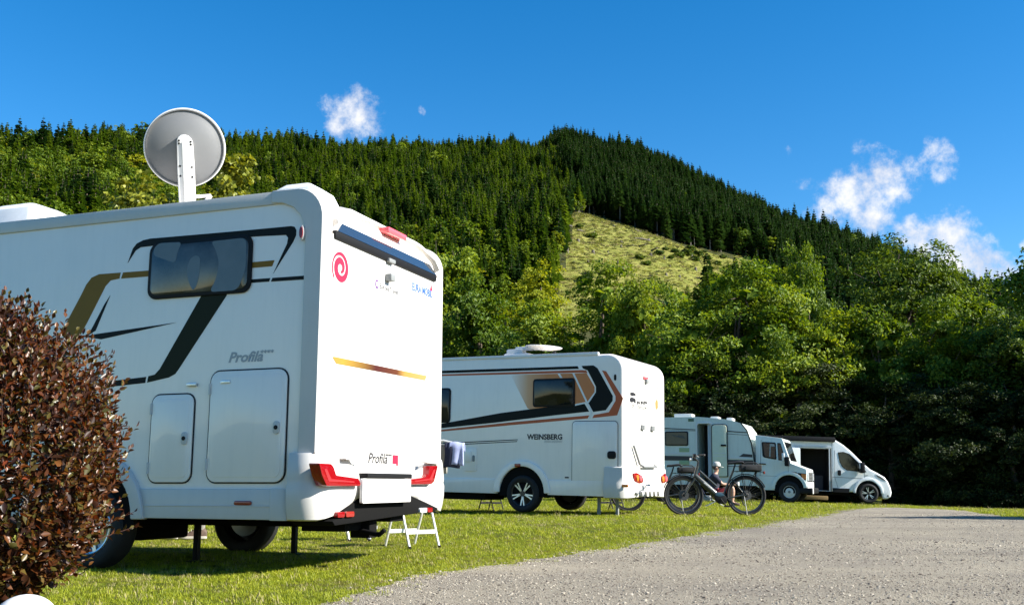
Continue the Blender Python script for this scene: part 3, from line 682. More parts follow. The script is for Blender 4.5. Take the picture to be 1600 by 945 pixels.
def build_lawn():
    rg = np.random.default_rng(3); ks = [tuft(f'grass_tuft_{i}', i + 80, 22, .024, .055, M_BLADE) for i in range(4)] + [tuft('straw_tuft', 90, 10, .04, .05, M_STRAW)]
    P = []
    for (y0, y1, dens, s) in ((4.2, 8, 480, .95), (8, 12, 380, 1.0), (12, 18, 170, 1.3), (18, 27, 60, 1.8), (27, 42, 18, 2.5)):
        x0, x1 = -.5 * y1 - .4, .56 * y1 + .5; n = int((x1 - x0) * (y1 - y0) * dens); x = rg.uniform(x0, x1, n); y = rg.uniform(y0, y1, n)
        k = (np.abs(x) < .53 * y + .5) & ~in_poly(x, y, GRAVEL_POLY)
        # nothing grows in view behind the first motorhome far to the left
        P.append(np.column_stack([x[k], y[k], np.full(k.sum(), s)]))
    # tufts straying over the gravel edge
    for e, amp in ((densify(LEFT, .02, .17, 1.0), .22), (densify(FARE, .08, .2, 5.0), .3)):
        e = np.array([(p.x, p.y) for p in e]); q = e + rg.normal(0, amp * .5, e.shape); P.append(np.column_stack([q, np.full(len(q), 1.1)]))
    P = np.concatenate(P); n = len(P); Z = gz(P[:, 0], P[:, 1])
    wear = np.array([noise.noise(Vector((a * .9, b * .9, 9.0))) for a, b in P[:, :2]])
    idx = np.where(rg.random(n) < .06 + .12 * np.clip(wear * 3, 0, 1), 4, rg.integers(0, 4, n))
    s = P[:, 2] * rg.uniform(.7, 1.25, n) * (1 - .3 * np.clip(wear * 2, -1, 1)); sc = np.column_stack([s, s, s * rg.uniform(.7, 1.1, n)])
    tag(scatter('lawn_blades', np.column_stack([P[:, :2], Z]), np.column_stack([rg.normal(0, .1, n), rg.normal(0, .1, n), rg.uniform(0, 6.28, n)]), sc, ks, idx), kind='stuff')
    st = []
    for i, c in enumerate([(.33, .292, .23), (.34, .3, .24), (.11, .09, .07)]):
        bm = bmesh.new(); bmesh.ops.create_icosphere(bm, subdivisions=1, radius=1)
        for v in bm.verts: v.co *= rg.uniform(.7, 1.2); v.co.z *= .6
        me = bpy.data.meshes.new(f'pebble_{i}'); bm.to_mesh(me); bm.free(); me.materials.append(mat(f'pebble_{i}', c, .85, noise_amt=.25, noise_scale=3)); st.append(me)
    e = np.array([(p.x, p.y) for p in densify(LEFT, .012, .17, 1.0)]); P = [e + rg.normal(0, .1, e.shape)]
    for (y0, y1, dens) in ((5.2, 8, 900), (8, 12, 350), (12, 20, 70)):
        x0, x1 = -1.5, .56 * y1; n = int((x1 - x0) * (y1 - y0) * dens); x = rg.uniform(x0, x1, n); y = rg.uniform(y0, y1, n); k = in_poly(x, y, GRAVEL_POLY) & (np.abs(x) < .53 * y); P.append(np.column_stack([x[k], y[k]]))
    P = np.concatenate(P); n = len(P); s = rg.gamma(2.2, .0013, n) + .0022; s *= np.where(P[:, 1] > 9, 1.3, 1)
    tag(scatter('gravel_pebbles', np.column_stack([P, gz(P[:, 0], P[:, 1]) + .008 + s * .15]), rg.uniform(0, 6.28, (n, 3)) * np.array([.08, .08, 1]), np.column_stack([s * 1.2, s, s]), st, rg.choice([0, 0, 0, 2, 2], n)), kind='stuff')
build_lawn()

# ------------------------------------------------------------------ dark red shrub and the white dome in front of it
def build_shrub():
    rg = np.random.default_rng(13); M_RED = leaf_mat('ninebark_leaf', (.03, .012, .008), (.13, .075, .02), .28, (2.0, 1.1, .5), .38, .38, [(.2, (.045, .016, .009)), (.42, (.10, .026, .011)), (.62, (.17, .055, .016)), (.8, (.06, .055, .014)), (.9, (.11, .085, .018))])
    M_STEM = mat('ninebark_stem', (.07, .03, .022), .7)
    root = empty('ninebark_shrub', (-2.62, 4.75, 0)); tag(root, 'big dark red brown leafy shrub at the left edge in front of the motorhome', 'shrub')
    cx, cz, a, c = -.03, .74, .82, .77
    mb = MB(); Ls = []; Ns = []; Ss = []; Front = []
    def surf(d):
        k = 1 - .02*max(0, -d[2])**1.2; return np.array([d[0]*a*k, d[1]*a*.9*k, cz + d[2]*c])
    twigs = 1900
    for i in range(twigs):
        d = rg.normal(size=3); d[2] += .1; d /= np.linalg.norm(d)
        if d[2] < -.92: continue
        lump = 1 + .07 * noise.noise(Vector((d[0]*2.6, d[1]*2.6, d[2]*2.6 + 4)))
        e = surf(d) * np.array([lump]*3) + np.array([0, 0, -cz*(lump-1)]); L = rg.uniform(.1, .22); out = d * .55 + np.array([0, 0, .85]) + rg.normal(size=3) * .18; out /= np.linalg.norm(out)
        b = e - d * .1; stray = rg.random() < .06; tip = b + out * (L * (1.6 if stray else 1))
        if tip[2] < .03: continue
        if i % 2 == 0: mb.tube([tuple(b - d*.12), tuple(b), tuple(tip)], [.004, .003, .0012], 4, cap=False)
        nl = 11 if not stray else 15
        for k in range(nl):
            t = k / (nl - 1); p = b + (tip - b) * t; ang = k * 2.4 + rg.uniform(-.4, .4); o = out; s1 = np.cross(o, [.3, .5, .8]); s1 /= np.linalg.norm(s1); s2 = np.cross(o, s1)
            ld = (s1*np.cos(ang) + s2*np.sin(ang)) * (1 - .55*t) + o * (.35 + .6*t); ld /= np.linalg.norm(ld); Sz = rg.uniform(.028, .056) * (1 - .35*t)
            Ls.append(p + ld*Sz*.55); Ns.append(np.cross(ld, np.cross(o, ld)) + rg.normal(size=3)*.25); Ss.append((Sz, ld)); Front.append(-d[1] + rg.normal()*.1 + (d[0] * .5))
    # inner leaves so the shrub is dense
    for i in range(9500):
        d = rg.normal(size=3); d /= np.linalg.norm(d); p = surf(d * rg.uniform(.72, .95)); ld = rg.normal(size=3) + d; ld /= np.linalg.norm(ld)
        if p[2] < .04: continue
        Ls.append(p); Ns.append(rg.normal(size=3) + d); Ss.append((rg.uniform(.036, .056), ld)); Front.append(-9)
    def blade(p, nrm, S, ld):
        nrm = nrm - ld * np.dot(nrm, ld); nrm /= np.linalg.norm(nrm) + 1e-9; b = np.cross(ld, nrm); w = S * .3
        return [p - ld*S*.5, p - ld*S*.08 + b*w + nrm*S*.1, p + ld*S*.22 + b*w*.75 + nrm*S*.07, p + ld*S*.55 - nrm*S*.12, p + ld*S*.22 - b*w*.75 + nrm*S*.07, p - ld*S*.08 - b*w + nrm*S*.1]
    TT = np.array([(0, 3, 1), (1, 3, 2), (0, 5, 3), (5, 4, 3)])
    order = np.argsort(-np.array(Front)); own = set(order[:300].tolist()); V = []; T = []
    for i in range(len(Ls)):
        if i in own: continue
        n = len(V); V += blade(Ls[i], Ns[i], *Ss[i]); T.append(TT + n)
    me = np_mesh('foliage', np.array(V), np.concatenate(T), M_RED); tag(link_mesh('foliage', me, root), kind='stuff')
    lm = np_mesh('leaf', np.array(blade(np.zeros(3), np.array([0, 0, 1.0]), 1.0, np.array([1.0, 0, 0]))), TT, M_RED)
    for i in own:
        S, ld = Ss[i]; nrm = Ns[i] - ld*np.dot(Ns[i], ld); nrm /= np.linalg.norm(nrm); b = np.cross(nrm, ld)
        m = Matrix(((ld[0], b[0], nrm[0]), (ld[1], b[1], nrm[1]), (ld[2], b[2], nrm[2])))
        o = link_mesh('leaf', lm, root, tuple(Ls[i]), m.to_euler(), (S, S, S))
    for i in range(26):
        d = rg.normal(size=3); d[2] = abs(d[2]) + .4; d /= np.linalg.norm(d); e = surf(d * .85); q = rg.normal(0, .08, 2)
        mb.tube([(q[0], q[1], 0), (q[0] + e[0]*.35, q[1] + e[1]*.35, e[2]*.5), tuple(e)], [.011, .008, .003], 5)
    link_mesh('stem', mb.mesh('stem', M_STEM, merge=False), root)
    # white round-topped marker
    M_W = mat('white_plastic', (.78, .79, .8), .35, noise_amt=.03, coat=.2)
    p = (-1.87, 4.12, 0); r = empty('marker_post', p); tag(r, 'white round topped marker post on the lawn at the foot of the red shrub', 'marker post')
    mb = MB(); mb.lathe((0, 0, 0), (0, 0, 1), [(.085, 0), (.085, .13), (.1, .132)], 24); mb.obj('post', M_W, r)
    prof = [(.112, .125), (.122, .132), (.122, .15)] + [(.122*math.cos(t), .15 + .105*math.sin(t)) for t in np.linspace(.12, 1.5, 9)] + [(0.001, .2555)]
    mb = MB(); mb.lathe((0, 0, 0), (0, 0, 1), prof, 32); mb.obj('cap', M_W, r)
build_shrub()
# ------------------------------------------------------------------ helpers for vehicles
class Frame:
    """measures a vehicle face: which local point of it the photograph shows at a pixel"""
    def __init__(s, root):
        s.M = Matrix.LocRotScale(root.location, root.rotation_euler, None).inverted(); s.o = s.M @ Vector((0, 0, CAMH)); s.R3 = s.M.to_3x3()
    def hit(s, px, py, ax, val):
        d = s.R3 @ pxdir(px, py); t = (val - s.o[ax]) / d[ax]; return s.o + d * t
    def side(s, px, py, y=0): p = s.hit(px, py, 1, y); return (p.x, p.z)
    def rear(s, px, py, x=0): p = s.hit(px, py, 0, x); return (p.y, p.z)
FS = lambda a, b, t: (a, t, b)       # (x, z) outline standing on a side wall, thickness along y
FR = lambda a, b, t: (t, a, b)       # (y, z) outline on a rear or front wall, thickness along x
def rrect(x0, x1, z0, z1, r=.05, n=5):
    if x1 < x0: x0, x1 = x1, x0
    if z1 < z0: z0, z1 = z1, z0
    P = []
    for cx, cz, a in ((x1-r, z1-r, 0), (x0+r, z1-r, 90), (x0+r, z0+r, 180), (x1-r, z0+r, 270)):
        for i in range(n + 1):
            t = R(a + 90*i/n); P.append((cx + r*math.cos(t), cz + r*math.sin(t)))
    return P
def fillet(poly, r, n=4):
    """round the corners of a 2-D outline; r may be one radius or a list"""
    P = []; m = len(poly); rs = r if isinstance(r, (list, tuple)) else [r]*m
    for i in range(m):
        a, b, c = Vector(poly[i-1]), Vector(poly[i]), Vector(poly[(i+1) % m]); u = a - b; v = c - b; q = min(rs[i], u.length*.45, v.length*.45)
        if q < 1e-4: P.append(tuple(b)); continue
        p0 = b + u.normalized()*q; p1 = b + v.normalized()*q
        for k in range(n + 1):
            t = k/n; P.append(tuple(p0*(1-t)**2 + b*2*t*(1-t) + p1*t*t))
    return P
def plate(name, poly, fn, t0, t1, m, parent, bevel=0.0, **k):
    return MB().prism(poly, fn, t0, t1).obj(name, m, parent, bevel=bevel, **k)
def text(name, s, m, parent, org, xd, ud, width=None, size=.1, shear=0, bold=0, height=None, xs=1.0):
    cu = bpy.data.curves.new(name, 'FONT'); cu.body = s; cu.size = 1; cu.shear = shear; cu.offset = bold; cu.resolution_u = 3; cu.extrude = 0
    ob = bpy.data.objects.new(name, cu); COL.objects.link(ob); dg = bpy.context.evaluated_depsgraph_get(); dg.update()
    me = bpy.data.meshes.new_from_object(ob.evaluated_get(dg)); me.name = name
    COL.objects.unlink(ob); bpy.data.objects.remove(ob); co = np.array([v.co[:] for v in me.vertices]); mn = co.min(0); mx = co.max(0)
    sx = (width / (mx[0]-mn[0])) if width else size; sy = (height / (mx[1]-mn[1])) if height else sx
    xd = Vector(xd); ud = Vector(ud); o = Vector(org)
    for v, c in zip(me.vertices, co): v.co = o + xd*float((c[0]-mn[0])*sx) + ud*float((c[1])*sy)
    me.materials.clear(); me.materials.append(m); me.update()
    nrm = xd.cross(ud)
    if len(me.polygons) and me.polygons[0].normal.dot(nrm) < 0: me.flip_normals()
    return link_mesh(name, me, parent)
def tyre_prof(r, w, rr): return [(rr, -w*.42), (rr+.02, -w*.5), (r-.045, -w*.52), (r-.012, -w*.44), (r, -w*.3), (r, w*.3), (r-.012, w*.44), (r-.045, w*.52), (rr+.02, w*.5), (rr, w*.42)]
def wheel(parent, c, r, w, rr, style, out=1, rot=.3):
    """out: +1 the outer face looks along +y, -1 along -y"""
    t = MB().lathe(c, (0, 1, 0), tyre_prof(r, w, rr), 40, (1, 0, 0)).obj('wheel', M_TYRE, parent, ang=50)
    c = Vector(c); f = out * w * .36
    ax = (0, out, 0); rc = c
    if style == 'cap':       # pressed steel wheel with a hub cap
        MB().lathe(rc, ax, [(rr+.004, w*.34), (rr-.012, w*.4), (rr-.03, w*.3), (rr*.72, w*.3), (rr*.62, w*.36), (rr*.62, w*.42), (rr*.3, w*.48), (.001, w*.49)], 36).obj('rim', M_RIMW, t)
        MB().lathe(rc, ax, [(rr*.22, w*.475), (rr*.2, w*.53), (.001, w*.54)], 20).obj('hub_cap', M_GREY, t)
        return t
    MB().lathe(rc, ax, [(rr+.006, w*.42), (rr-.004, w*.47), (rr-.018, w*.44), (rr-.03, w*.2), (rr-.05, -w*.2), (.06, -w*.12), (.001, -w*.1)], 40).obj('rim', M_RIMB if style != 'silver' else M_ALU, t)
    mb = MB(); mo = M_ALU
    for k in range(5):
        a = rot + 2*math.pi*k/5
        arms = ((-.17, .1), (.17, .1)) if style == 'split' else ((0, .16),)
        for da, ww in arms:
            def P(r_, off): return rc + Vector((math.cos(a + da*(r_/rr))*r_ - math.sin(a)*off, f*1.0 + out*(.012 if r_ < rr*.5 else .02), math.sin(a + da*(r_/rr))*r_ + math.cos(a)*off))
            w0, w1 = ww*rr*.55, ww*rr*.5
            q = [P(rr*.2, -w0), P(rr*.2, w0), P(rr*.95, w1), P(rr*.95, -w1)]; b = [p - Vector((0, out*.03, 0)) for p in q]
            mb.add(q + b, [(0, 1, 2, 3), (4, 7, 6, 5), (0, 4, 5, 1), (1, 5, 6, 2), (2, 6, 7, 3), (3, 7, 4, 0)])
    mb.obj('spokes', M_ALU if style != 'dark' else M_RIMB, t)
    MB().lathe(rc, ax, [(rr*.25, w*.3), (rr*.24, w*.4), (rr*.2, w*.43), (.001, w*.43)], 20).obj('hub_cap', M_RIMB if style != 'silver' else M_ALU, t)
    return t
M_TYRE = mat('tyre_rubber', (.009, .009, .0095), .75, noise_amt=.2, noise_scale=20, bump=.3, bump_scale=90)
M_RIMB = mat('black_rim', (.02, .02, .022), .35, coat=.3); M_RIMW = mat('white_steel_rim', (.62, .63, .6), .45, noise_amt=.06)
M_ALU = mat('aluminium', (.62, .63, .64), .32, .85, noise_amt=.06); M_DGREY = mat('dark_grey_metal', (.045, .046, .047), .5); M_GREY = mat('grey_plastic', (.2, .21, .21), .5)
M_WHITE = mat('white_paint', (.70, .69, .67), .3, noise_amt=.02, noise_scale=3, coat=.3, dirt=((.45, .44, .4), .15))
M_SIDE = mat('white_side_sheet', (.88, .80, .725), .24, noise_amt=.02, noise_scale=2, coat=.5, bump=.012, bump_scale=60, dirt=((.56, .54, .5), .14))
M_GRP = mat('white_moulding', (.55, .535, .51), .38, noise_amt=.025, noise_scale=4, coat=.1, dirt=((.42, .4, .36), .22))
M_BLACK = mat('black_plastic', (.008, .008, .009), .55, spec=.22, noise_amt=.15, noise_scale=30); M_UNDER = mat('underbody', (.007, .007, .007), .95, spec=.1)
M_SEAL = mat('rubber_seal', (.012, .012, .012), .7); M_GLASS = mat('dark_glass', (.006, .007, .008), .04, coat=.0, spec=.6)
M_FOIL_B = mat('black_foil', (.006, .008, .007), .45, spec=.15); M_FOIL_O = mat('olive_black_foil', (.012, .015, .004), .45, spec=.15); M_GOLD = mat('gold_foil', (.22, .115, .015), .5, spec=.2, noise_amt=.05)
M_RED = mat('red_lens', (.22, .003, .006), .12, coat=.4, emis=((0, 0, 0), 0)); M_RED2 = mat('bright_red_lens', (.7, .1, .12), .15, coat=.3); M_AMBER = mat('amber_lens', (.6, .17, .02), .15, coat=.3); M_CLEAR = mat('clear_lens', (.6, .62, .64), .08, coat=.5)
M_REDP = mat('red_print', (.68, .015, .045), .4); M_BLUEP = mat('blue_print', (.05, .13, .5), .4); M_GREYP = mat('grey_print', (.36, .37, .37), .4); M_DKP = mat('black_print', (.02, .02, .024), .4)
M_DRED = mat('dark_red_lens', (.25, .02, .015), .15, coat=.4); M_CHROME = mat('chrome', (.7, .7, .7), .12, 1.0)
def grad_mat(name, axis, stops, rough=.35):
    """printed fade along one object axis (foil print)"""
    m = bpy.data.materials.new(name); m.use_nodes = True; N = m.node_tree.nodes; L = m.node_tree.links; b = N['Principled BSDF']; b.inputs['Roughness'].default_value = rough
    tc = N.new('ShaderNodeTexCoord'); sp = N.new('ShaderNodeSeparateXYZ'); L.new(tc.outputs['Object'], sp.inputs[0]); mr = N.new('ShaderNodeMapRange'); L.new(sp.outputs[axis], mr.inputs['Value'])
    mr.inputs['From Min'].default_value = stops[0][0]; mr.inputs['From Max'].default_value = stops[-1][0]; a, z = stops[0][0], stops[-1][0]
    L.new(ramp(N, L, mr.outputs[0], [((p - a)/(z - a), c) for p, c in stops]), b.inputs['Base Color']); return m
def hatch(root, x0, x1, z0, z1, r, y, hinge=1, lock=None, hinges=True, msh=None):
    """service door: frame, black seal, slightly proud panel, hinges and lock"""
    msh = msh or M_SIDE
    d = plate('service_door', rrect(x0, x1, z0, z1, r), FS, y, y + .016, msh, root, .006)
    plate('door_seal', rrect(x0-.011, x1+.011, z0-.011, z1+.011, r+.011), FS, y, y + .007, M_SEAL, d)
    plate('door_rim', rrect(x0+.035, x1-.035, z0+.035, z1-.035, max(.02, r-.03)), FS, y + .012, y + .0195, msh, d, .003)
    if hinges:
        hx = x1 + .004 if hinge > 0 else x0 - .004
        for zz in (z0 + (z1-z0)*.16, z0 + (z1-z0)*.84):
            mb = MB(); mb.tube([(hx, y+.02, zz-.045), (hx, y+.02, zz-.003)], .009, 8); mb.tube([(hx, y+.02, zz+.003), (hx, y+.02, zz+.045)], .009, 8); mb.box(hx-.012, hx+.012, y, y+.018, zz-.04, zz+.04)
            mb.obj('hinge', M_GRP, d)
    if lock:
        lx, lz = lock; l = plate('lock', rrect(lx-.028, lx+.028, lz-.05, lz+.05, .026), FS, y + .014, y + .034, M_GRP, d, .006)
        MB().lathe((lx, y+.03, lz), (0, 1, 0), [(.017, 0), (.017, .008), (.001, .009)], 16).obj('lock_cylinder', M_BLACK, d)
    return d
def window(root, x0, x1, z0, z1, r, y, frame=.03, m=None, name='window'):
    w = plate(name, rrect(x0, x1, z0, z1, r), FS, y, y + .02, M_BLACK, root, .008)
    plate('pane', rrect(x0+frame, x1-frame, z0+frame, z1-frame, max(.01, r-frame*.6)), FS, y + .012, y + .024, m or M_GLASS, w, .003)
    return w
def sweep_profile(P, y0, y1, name, m, root, bev=.04, seg=4):
    return MB().prism(P, FS, y0, y1).obj(name, m, root, bevel=bev, seg=seg, ang=30, bang=60)

# ------------------------------------------------------------------ the big white motorhome in front
def build_motorhome_one():
    a = R(20.3); root = empty('motorhome', (-1.47, 7.82, 0), (0, 0, math.pi - a)); F = Frame(root); S = F.side; B = F.rear; W = -2.24
    tag(root, 'big white motorhome at the left with gold and black stripes and a raised satellite dish', 'motorhome')
    # body: profile of the walls and roof, rear top edge rounded
    P = [(0, .6)] + [(0, 2.72)] + [(.23 - .23*math.cos(t), 2.72 + .23*math.sin(t)) for t in np.linspace(.2, 1.5, 6)] + [(.3, 2.955), (5.3, 2.955), (5.9, 2.75), (6.3, 1.7), (7.1, 1.25), (7.25, .6)]
    # wheel arch cut into the lower edge
    arch = [(2.06 + .46*math.cos(t), .40 + .46*math.sin(t)) for t in np.linspace(math.pi*.93, math.pi*.07, 12)]
    lower = [(7.25, .6)] + [(x_, max(.6, z_)) for x_, z_ in reversed(arch)][::-1][::-1]
    body = MB().prism(P, FS, W, 0).obj('body', M_SIDE, root, bevel=.035, seg=4, bang=60)
    # roof edge rail and rear corner mouldings on both sides
    for y0, y1 in ((-.02, .016), (W - .016, W + .02)):
        plate('roof_rail', [(.42, 2.862), (5.2, 2.862), (5.2, 2.968), (.42, 2.968)], FS, y0, y1, M_GRP, root, .01)
        o = [(-.012, .9), (-.012, 2.72)] + [(.232 - .244*math.cos(t), 2.72 + .25*math.sin(t)) for t in np.linspace(.15, 1.5, 8)] + [(.46, 2.972)]
        i = [(.46, 2.872), (.36, 2.862), (.26, 2.82), (.19, 2.75), (.15, 2.64), (.142, 2.5), (.142, .9)]
        plate('corner_moulding', o + i, FS, y0 - .004, y1 + .012, M_GRP, root, .012, seg=3)
    # rear wall skin with a brow, slit window and high brake light
    plate('rear_panel', fillet([(-.10, .74), (-.10, 2.6), (-.2, 2.66), (-2.04, 2.66), (-2.14, 2.6), (-2.14, .74)], .04), FR, -.012, .02, M_GRP, root, .006)
    mb = MB(); yy = [-.17, -.4, -1.84, -2.07]; zz = [2.74, 2.865, 2.865, 2.74]
    rings = []
    for y, z in [(-.15, 2.72), (-.22, 2.80), (-.42, 2.885), (-.5, 2.9), (-1.74, 2.9), (-1.82, 2.885), (-2.02, 2.80), (-2.09, 2.72)]:
        xs = .232 - math.sqrt(max(.0, .25**2 - max(0, z - 2.72)**2)); xs = max(-.02, xs)
        rings.append([(xs - .032, y, z - .018), (xs - .026, y, z + .012), (xs + .05, y, z + .035), (xs + .08, y, z - .0), (xs + .02, y, z - .045)])
    mb.loft(rings, True, True).obj('brow', M_GRP, root, ang=40)
    w = MB().add([(-.03, -.15, 2.585), (-.03, -2.06, 2.585), (-.034, -2.08, 2.65), (-.034, -.14, 2.65), (.05, -.15, 2.585), (.05, -2.06, 2.585), (.05, -2.08, 2.65), (.05, -.14, 2.65)],
            [(0, 1, 2, 3), (4, 7, 6, 5), (0, 4, 5, 1), (2, 6, 7, 3), (0, 3, 7, 4), (1, 5, 6, 2)]).obj('rear_window', M_BLACK, root, bevel=.01)
    MB().add([(-.036, -.17, 2.648), (-.036, -2.05, 2.648), (.012, -1.97, 2.765), (.012, -.33, 2.765), (.06, -.17, 2.648), (.06, -2.05, 2.648), (.07, -1.97, 2.765), (.07, -.33, 2.765)],
            [(0, 1, 2, 3), (4, 7, 6, 5), (0, 4, 5, 1), (2, 6, 7, 3), (0, 3, 7, 4), (1, 5, 6, 2)]).obj('pane', M_SLIT, w)
    plate('latch', rrect(-1.16, -1.04, 2.575, 2.61, .012), FR, -.05, -.02, M_GREY, w, .004)
    plate('brake_light', rrect(-1.38, -1.02, 2.832, 2.885, .015), FR, -.045, .08, M_RED2, root, .008)
    # reversing camera
    c = B(603, 435)
    MB().box(-.075, -.01, c[0]-.04, c[0]+.04, c[1]-.03, c[1]+.035).obj('reversing_camera', M_GREY, root, bevel=.012)
    plate('stripe_print', [B(517, 558), (B(519, 557)[0], B(519, 557)[1]), B(664.5, 587), B(662, 594), B(523, 568)], FR, -.0150, -.0125, grad_mat('gold_fade', 1, [(-2.0, (.36, .24, .09)), (-1.45, (.34, .2, .05)), (-1.3, (.1, .03, .012)), (-.9, (.06, .012, .01)), (-.35, (.33, .2, .03)), (-.2, (.3, .19, .04))]), root)
    # red spiral emblem: a tapering ribbon turning inwards
    cy, cz = B(530, 419); mb = MB(); n = 90
    def ribbon(f, w_, t0, t1):
        L_, R_ = [], []
        for i in range(n):
            t = t0 + (t1 - t0)*i/(n-1); r_ = f(i/(n-1)); ww = w_(i/(n-1)); p = Vector((math.cos(t), math.sin(t)))
            L_.append(p*(r_+ww)); R_.append(p*(r_-ww))
        vs = [(-.0145, cy - v.x, cz + v.y) for v in L_ + R_]
        mb.add(vs, [(i, i+1, n+i+1, n+i) for i in range(n-1)])
    ribbon(lambda u: .03 + .105*u, lambda u: .008 + .027*math.sin(math.pi*min(1, u*1.1)) * (1 - .45*u) * (1.0 if u < .97 else .3), -1.5, 10.2)
    mb.obj('spiral_emblem', M_REDP, root, merge=False)
    cy, cz = B(587, 444); mb = MB(); mb.prism([(cy + .033*math.cos(t), cz + .04*math.sin(t)) for t in np.linspace(0, 6.28, 25)[:-1]], FR, -.0145, -.0125); mb.obj('ring_emblem', mat('violet_print', (.14, .07, .2), .4), root)
    MB().prism([(cy + .02*math.cos(t), cz + .022*math.sin(t)) for t in np.linspace(0, 6.28, 25)[:-1]], FR, -.016, -.014).obj('ring_centre', M_GRP, root)
    p = B(591.5, 450); text('lettering', 'EuropaTravel', M_DKP, root, (-.0145, p[0], p[1]), (0, -1, 0), (0, 0, 1), width=.34, height=.052)
    p = B(642, 453); text('lettering', 'EURA MOBIL', M_BLUEP, root, (-.0145, p[0], p[1]), (0, -1, 0), (0, 0, 1), width=.44, height=.075, bold=.02)
    cy, cz = B(671.5, 451); MB().prism([(cy+.025, cz-.02), (cy-.03, cz-.02), (cy-.005, cz+.045)], FR, -.0145, -.0125).obj('small_emblem', M_REDP, root)
    p = B(573, 722.5); text('lettering', 'Profila', M_DKP, root, (-.0145, p[0], p[1]), (0, -1, 0), (0, 0, 1), width=.34, height=.085, shear=.25, bold=.012)
    p = B(600, 714.5); text('lettering', '****', M_DKP, root, (-.0145, p[0], p[1]), (0, -1, 0), (0, 0, 1), width=.12, height=.022, bold=.02)
    cy, cz = B(615.5, 718); MB().prism([(cy+.052, cz-.035), (cy+.052, cz+.04), (cy-.052, cz+.04), (cy-.052, cz-.05), (cy-.02, cz-.05), (cy-.02, cz-.035)], FR, -.0145, -.0125).obj('red_emblem', M_REDP, root)
    # bumper, wrapped round the corners, arched up in the middle
    path = [(.205, .02, 0, 1), (.12, .035, 0, 1), (.04, .03, -.4, .8), (-.02, -.02, -.8, .5), (-.035, -.09, -1, .2)] + [(-.04, y, -1, 0) for y in (-.2, -.33, -.40, -.5, -.56, -.8, -1.1, -1.4, -1.62, -1.7, -1.82, -1.9, -2.05)] + [(-.035, -2.15, -1, -.2), (-.02, -2.22, -.8, -.5), (.04, -2.27, -.4, -.8), (.12, -2.275, 0, -1), (.205, -2.26, 0, -1)]
    rings = []
    for x, y, nx, ny in path:
        top = float(np.interp(-y, [-.1, .2, .33, .40, .5, .56, 1.62, 1.7, 1.82, 1.9, 2.3], [.905, .905, .895, .87, .80, .775, .775, .80, .87, .9, .905]))
        bot = float(np.interp(-y, [-.1, .05, .2, .38, .6, .8, 1.5, 1.75, 1.95, 2.15, 2.3], [.405, .405, .43, .49, .56, .575, .565, .52, .47, .425, .41]))
        col = []
        for f, off in ((0, -.02), (.02, .012), (.14, .03), (.3, .042), (.5, .046), (.56, .036), (.62, .042), (.8, .034), (.95, .024), (1.0, .016), (1.0, -.03)):
            col.append((x + nx*off, y + ny*off, bot + (top-bot)*f))
        rings.append(col)
    MB().loft(rings, False).obj('bumper', M_GRP, root, ang=50)
    M_LED = mat('light_strip', (.34, .025, .03), .25)
    for k, (px, ins) in enumerate(((((498.5, 723), (517.5, 724), (521.5, 729), (525.5, 742), (560.5, 747), (564, 756), (562.5, 759), (510.5, 759), (503, 742)), ((506, 732), (510, 732), (517, 748), (553, 751.5), (553, 753.5), (513, 751.5))),
                     (((672, 727.5), (684.5, 727), (678.5, 752), (674, 756), (642.5, 756.5), (641.5, 748.5), (666, 745), (669.5, 741)), ((677.5, 733), (679.8, 733), (674.5, 749), (648, 752.5), (648, 750.5), (671.5, 747))))):
        l = plate('tail_light', fillet([B(*p, -.13) for p in px], .012, 2), FR, -.132, -.04, M_RED, root, .01)
        plate('light_strip', [B(*p, -.13) for p in ins], FR, -.1345, -.12, M_LED, l)
    q = [B(*p, -.13) for p in ((566, 749.5), (641, 748), (640.5, 783.5), (568, 787))]; q = rrect(q[0][0], q[2][0], q[2][1], q[1][1], .012, 2)
    plate('licence_plate', q, FR, -.138, -.11, M_WHITE, root, .003)
    p0, p1 = B(571.5, 746.5, -.13), B(641, 740, -.13)
    plate('handle_bar', rrect(p0[0], p1[0], p0[1], p1[1], .012), FR, -.15, -.05, M_BLACK, root, .008)
    for y in (-.40, -1.86): plate('bumper_step', fillet([(y-.18, .855), (y+.16, .862), (y+.16, .874), (y-.18, .868)], .004), FR, -.125, -.07, M_GRP, root, .004)
    # black lower valance with fog and reversing lamps, tow bar behind
    mb = MB(); mb.prism([(-.16, .40), (-.4, .5), (-.62, .585), (-1.5, .58), (-1.8, .52), (-2.1, .455), (-2.05, .435), (-1.6, .42), (-.6, .38), (-.2, .365)], FR, -.07, .3); mb.obj('valance', M_UNDER, root, bevel=.015)
    for y0, y1, m_ in ((-.2, -.31, M_RED), (-.33, -.46, M_DRED), (-1.66, -1.8, M_CLEAR), (-1.81, -1.92, M_RED)): plate('fog_lamp', rrect(y0, y1, .425, .468, .015), FR, -.09, -.05, m_, root, .006)
    mb = MB(); mb.box(.1, .5, -1.2, -.65, .3, .42); mb.box(.02, .2, -1.05, -.92, .24, .4); mb.tube([(.1, -.9, .3), (-.08, -.9, .27), (-.13, -.9, .31)], .022, 8); mb.box(.0, .15, -1.5, -1.25, .36, .42); mb.obj('tow_bracket', M_UNDER, root, bevel=.012)
    MB().box(.25, 6.8, W + .12, -.12, .4, .66).obj('underbody', M_UNDER, root)
    MB().box(.5, 5.6, -1.5, -.75, .33, .41).obj('chassis_rail', M_UNDER, root); MB().box(2.55, 2.95, -1.9, -1.2, .16, .42).obj('waste_tank', M_UNDER, root, bevel=.03)
    # skirt and wheel arch
    plate('skirt', fillet([(.375, .41), (1.53, .412), (1.6, .64), (.215, .64), (.215, .41)], .015), FS, -.05, .018, M_GRP, root, .01)
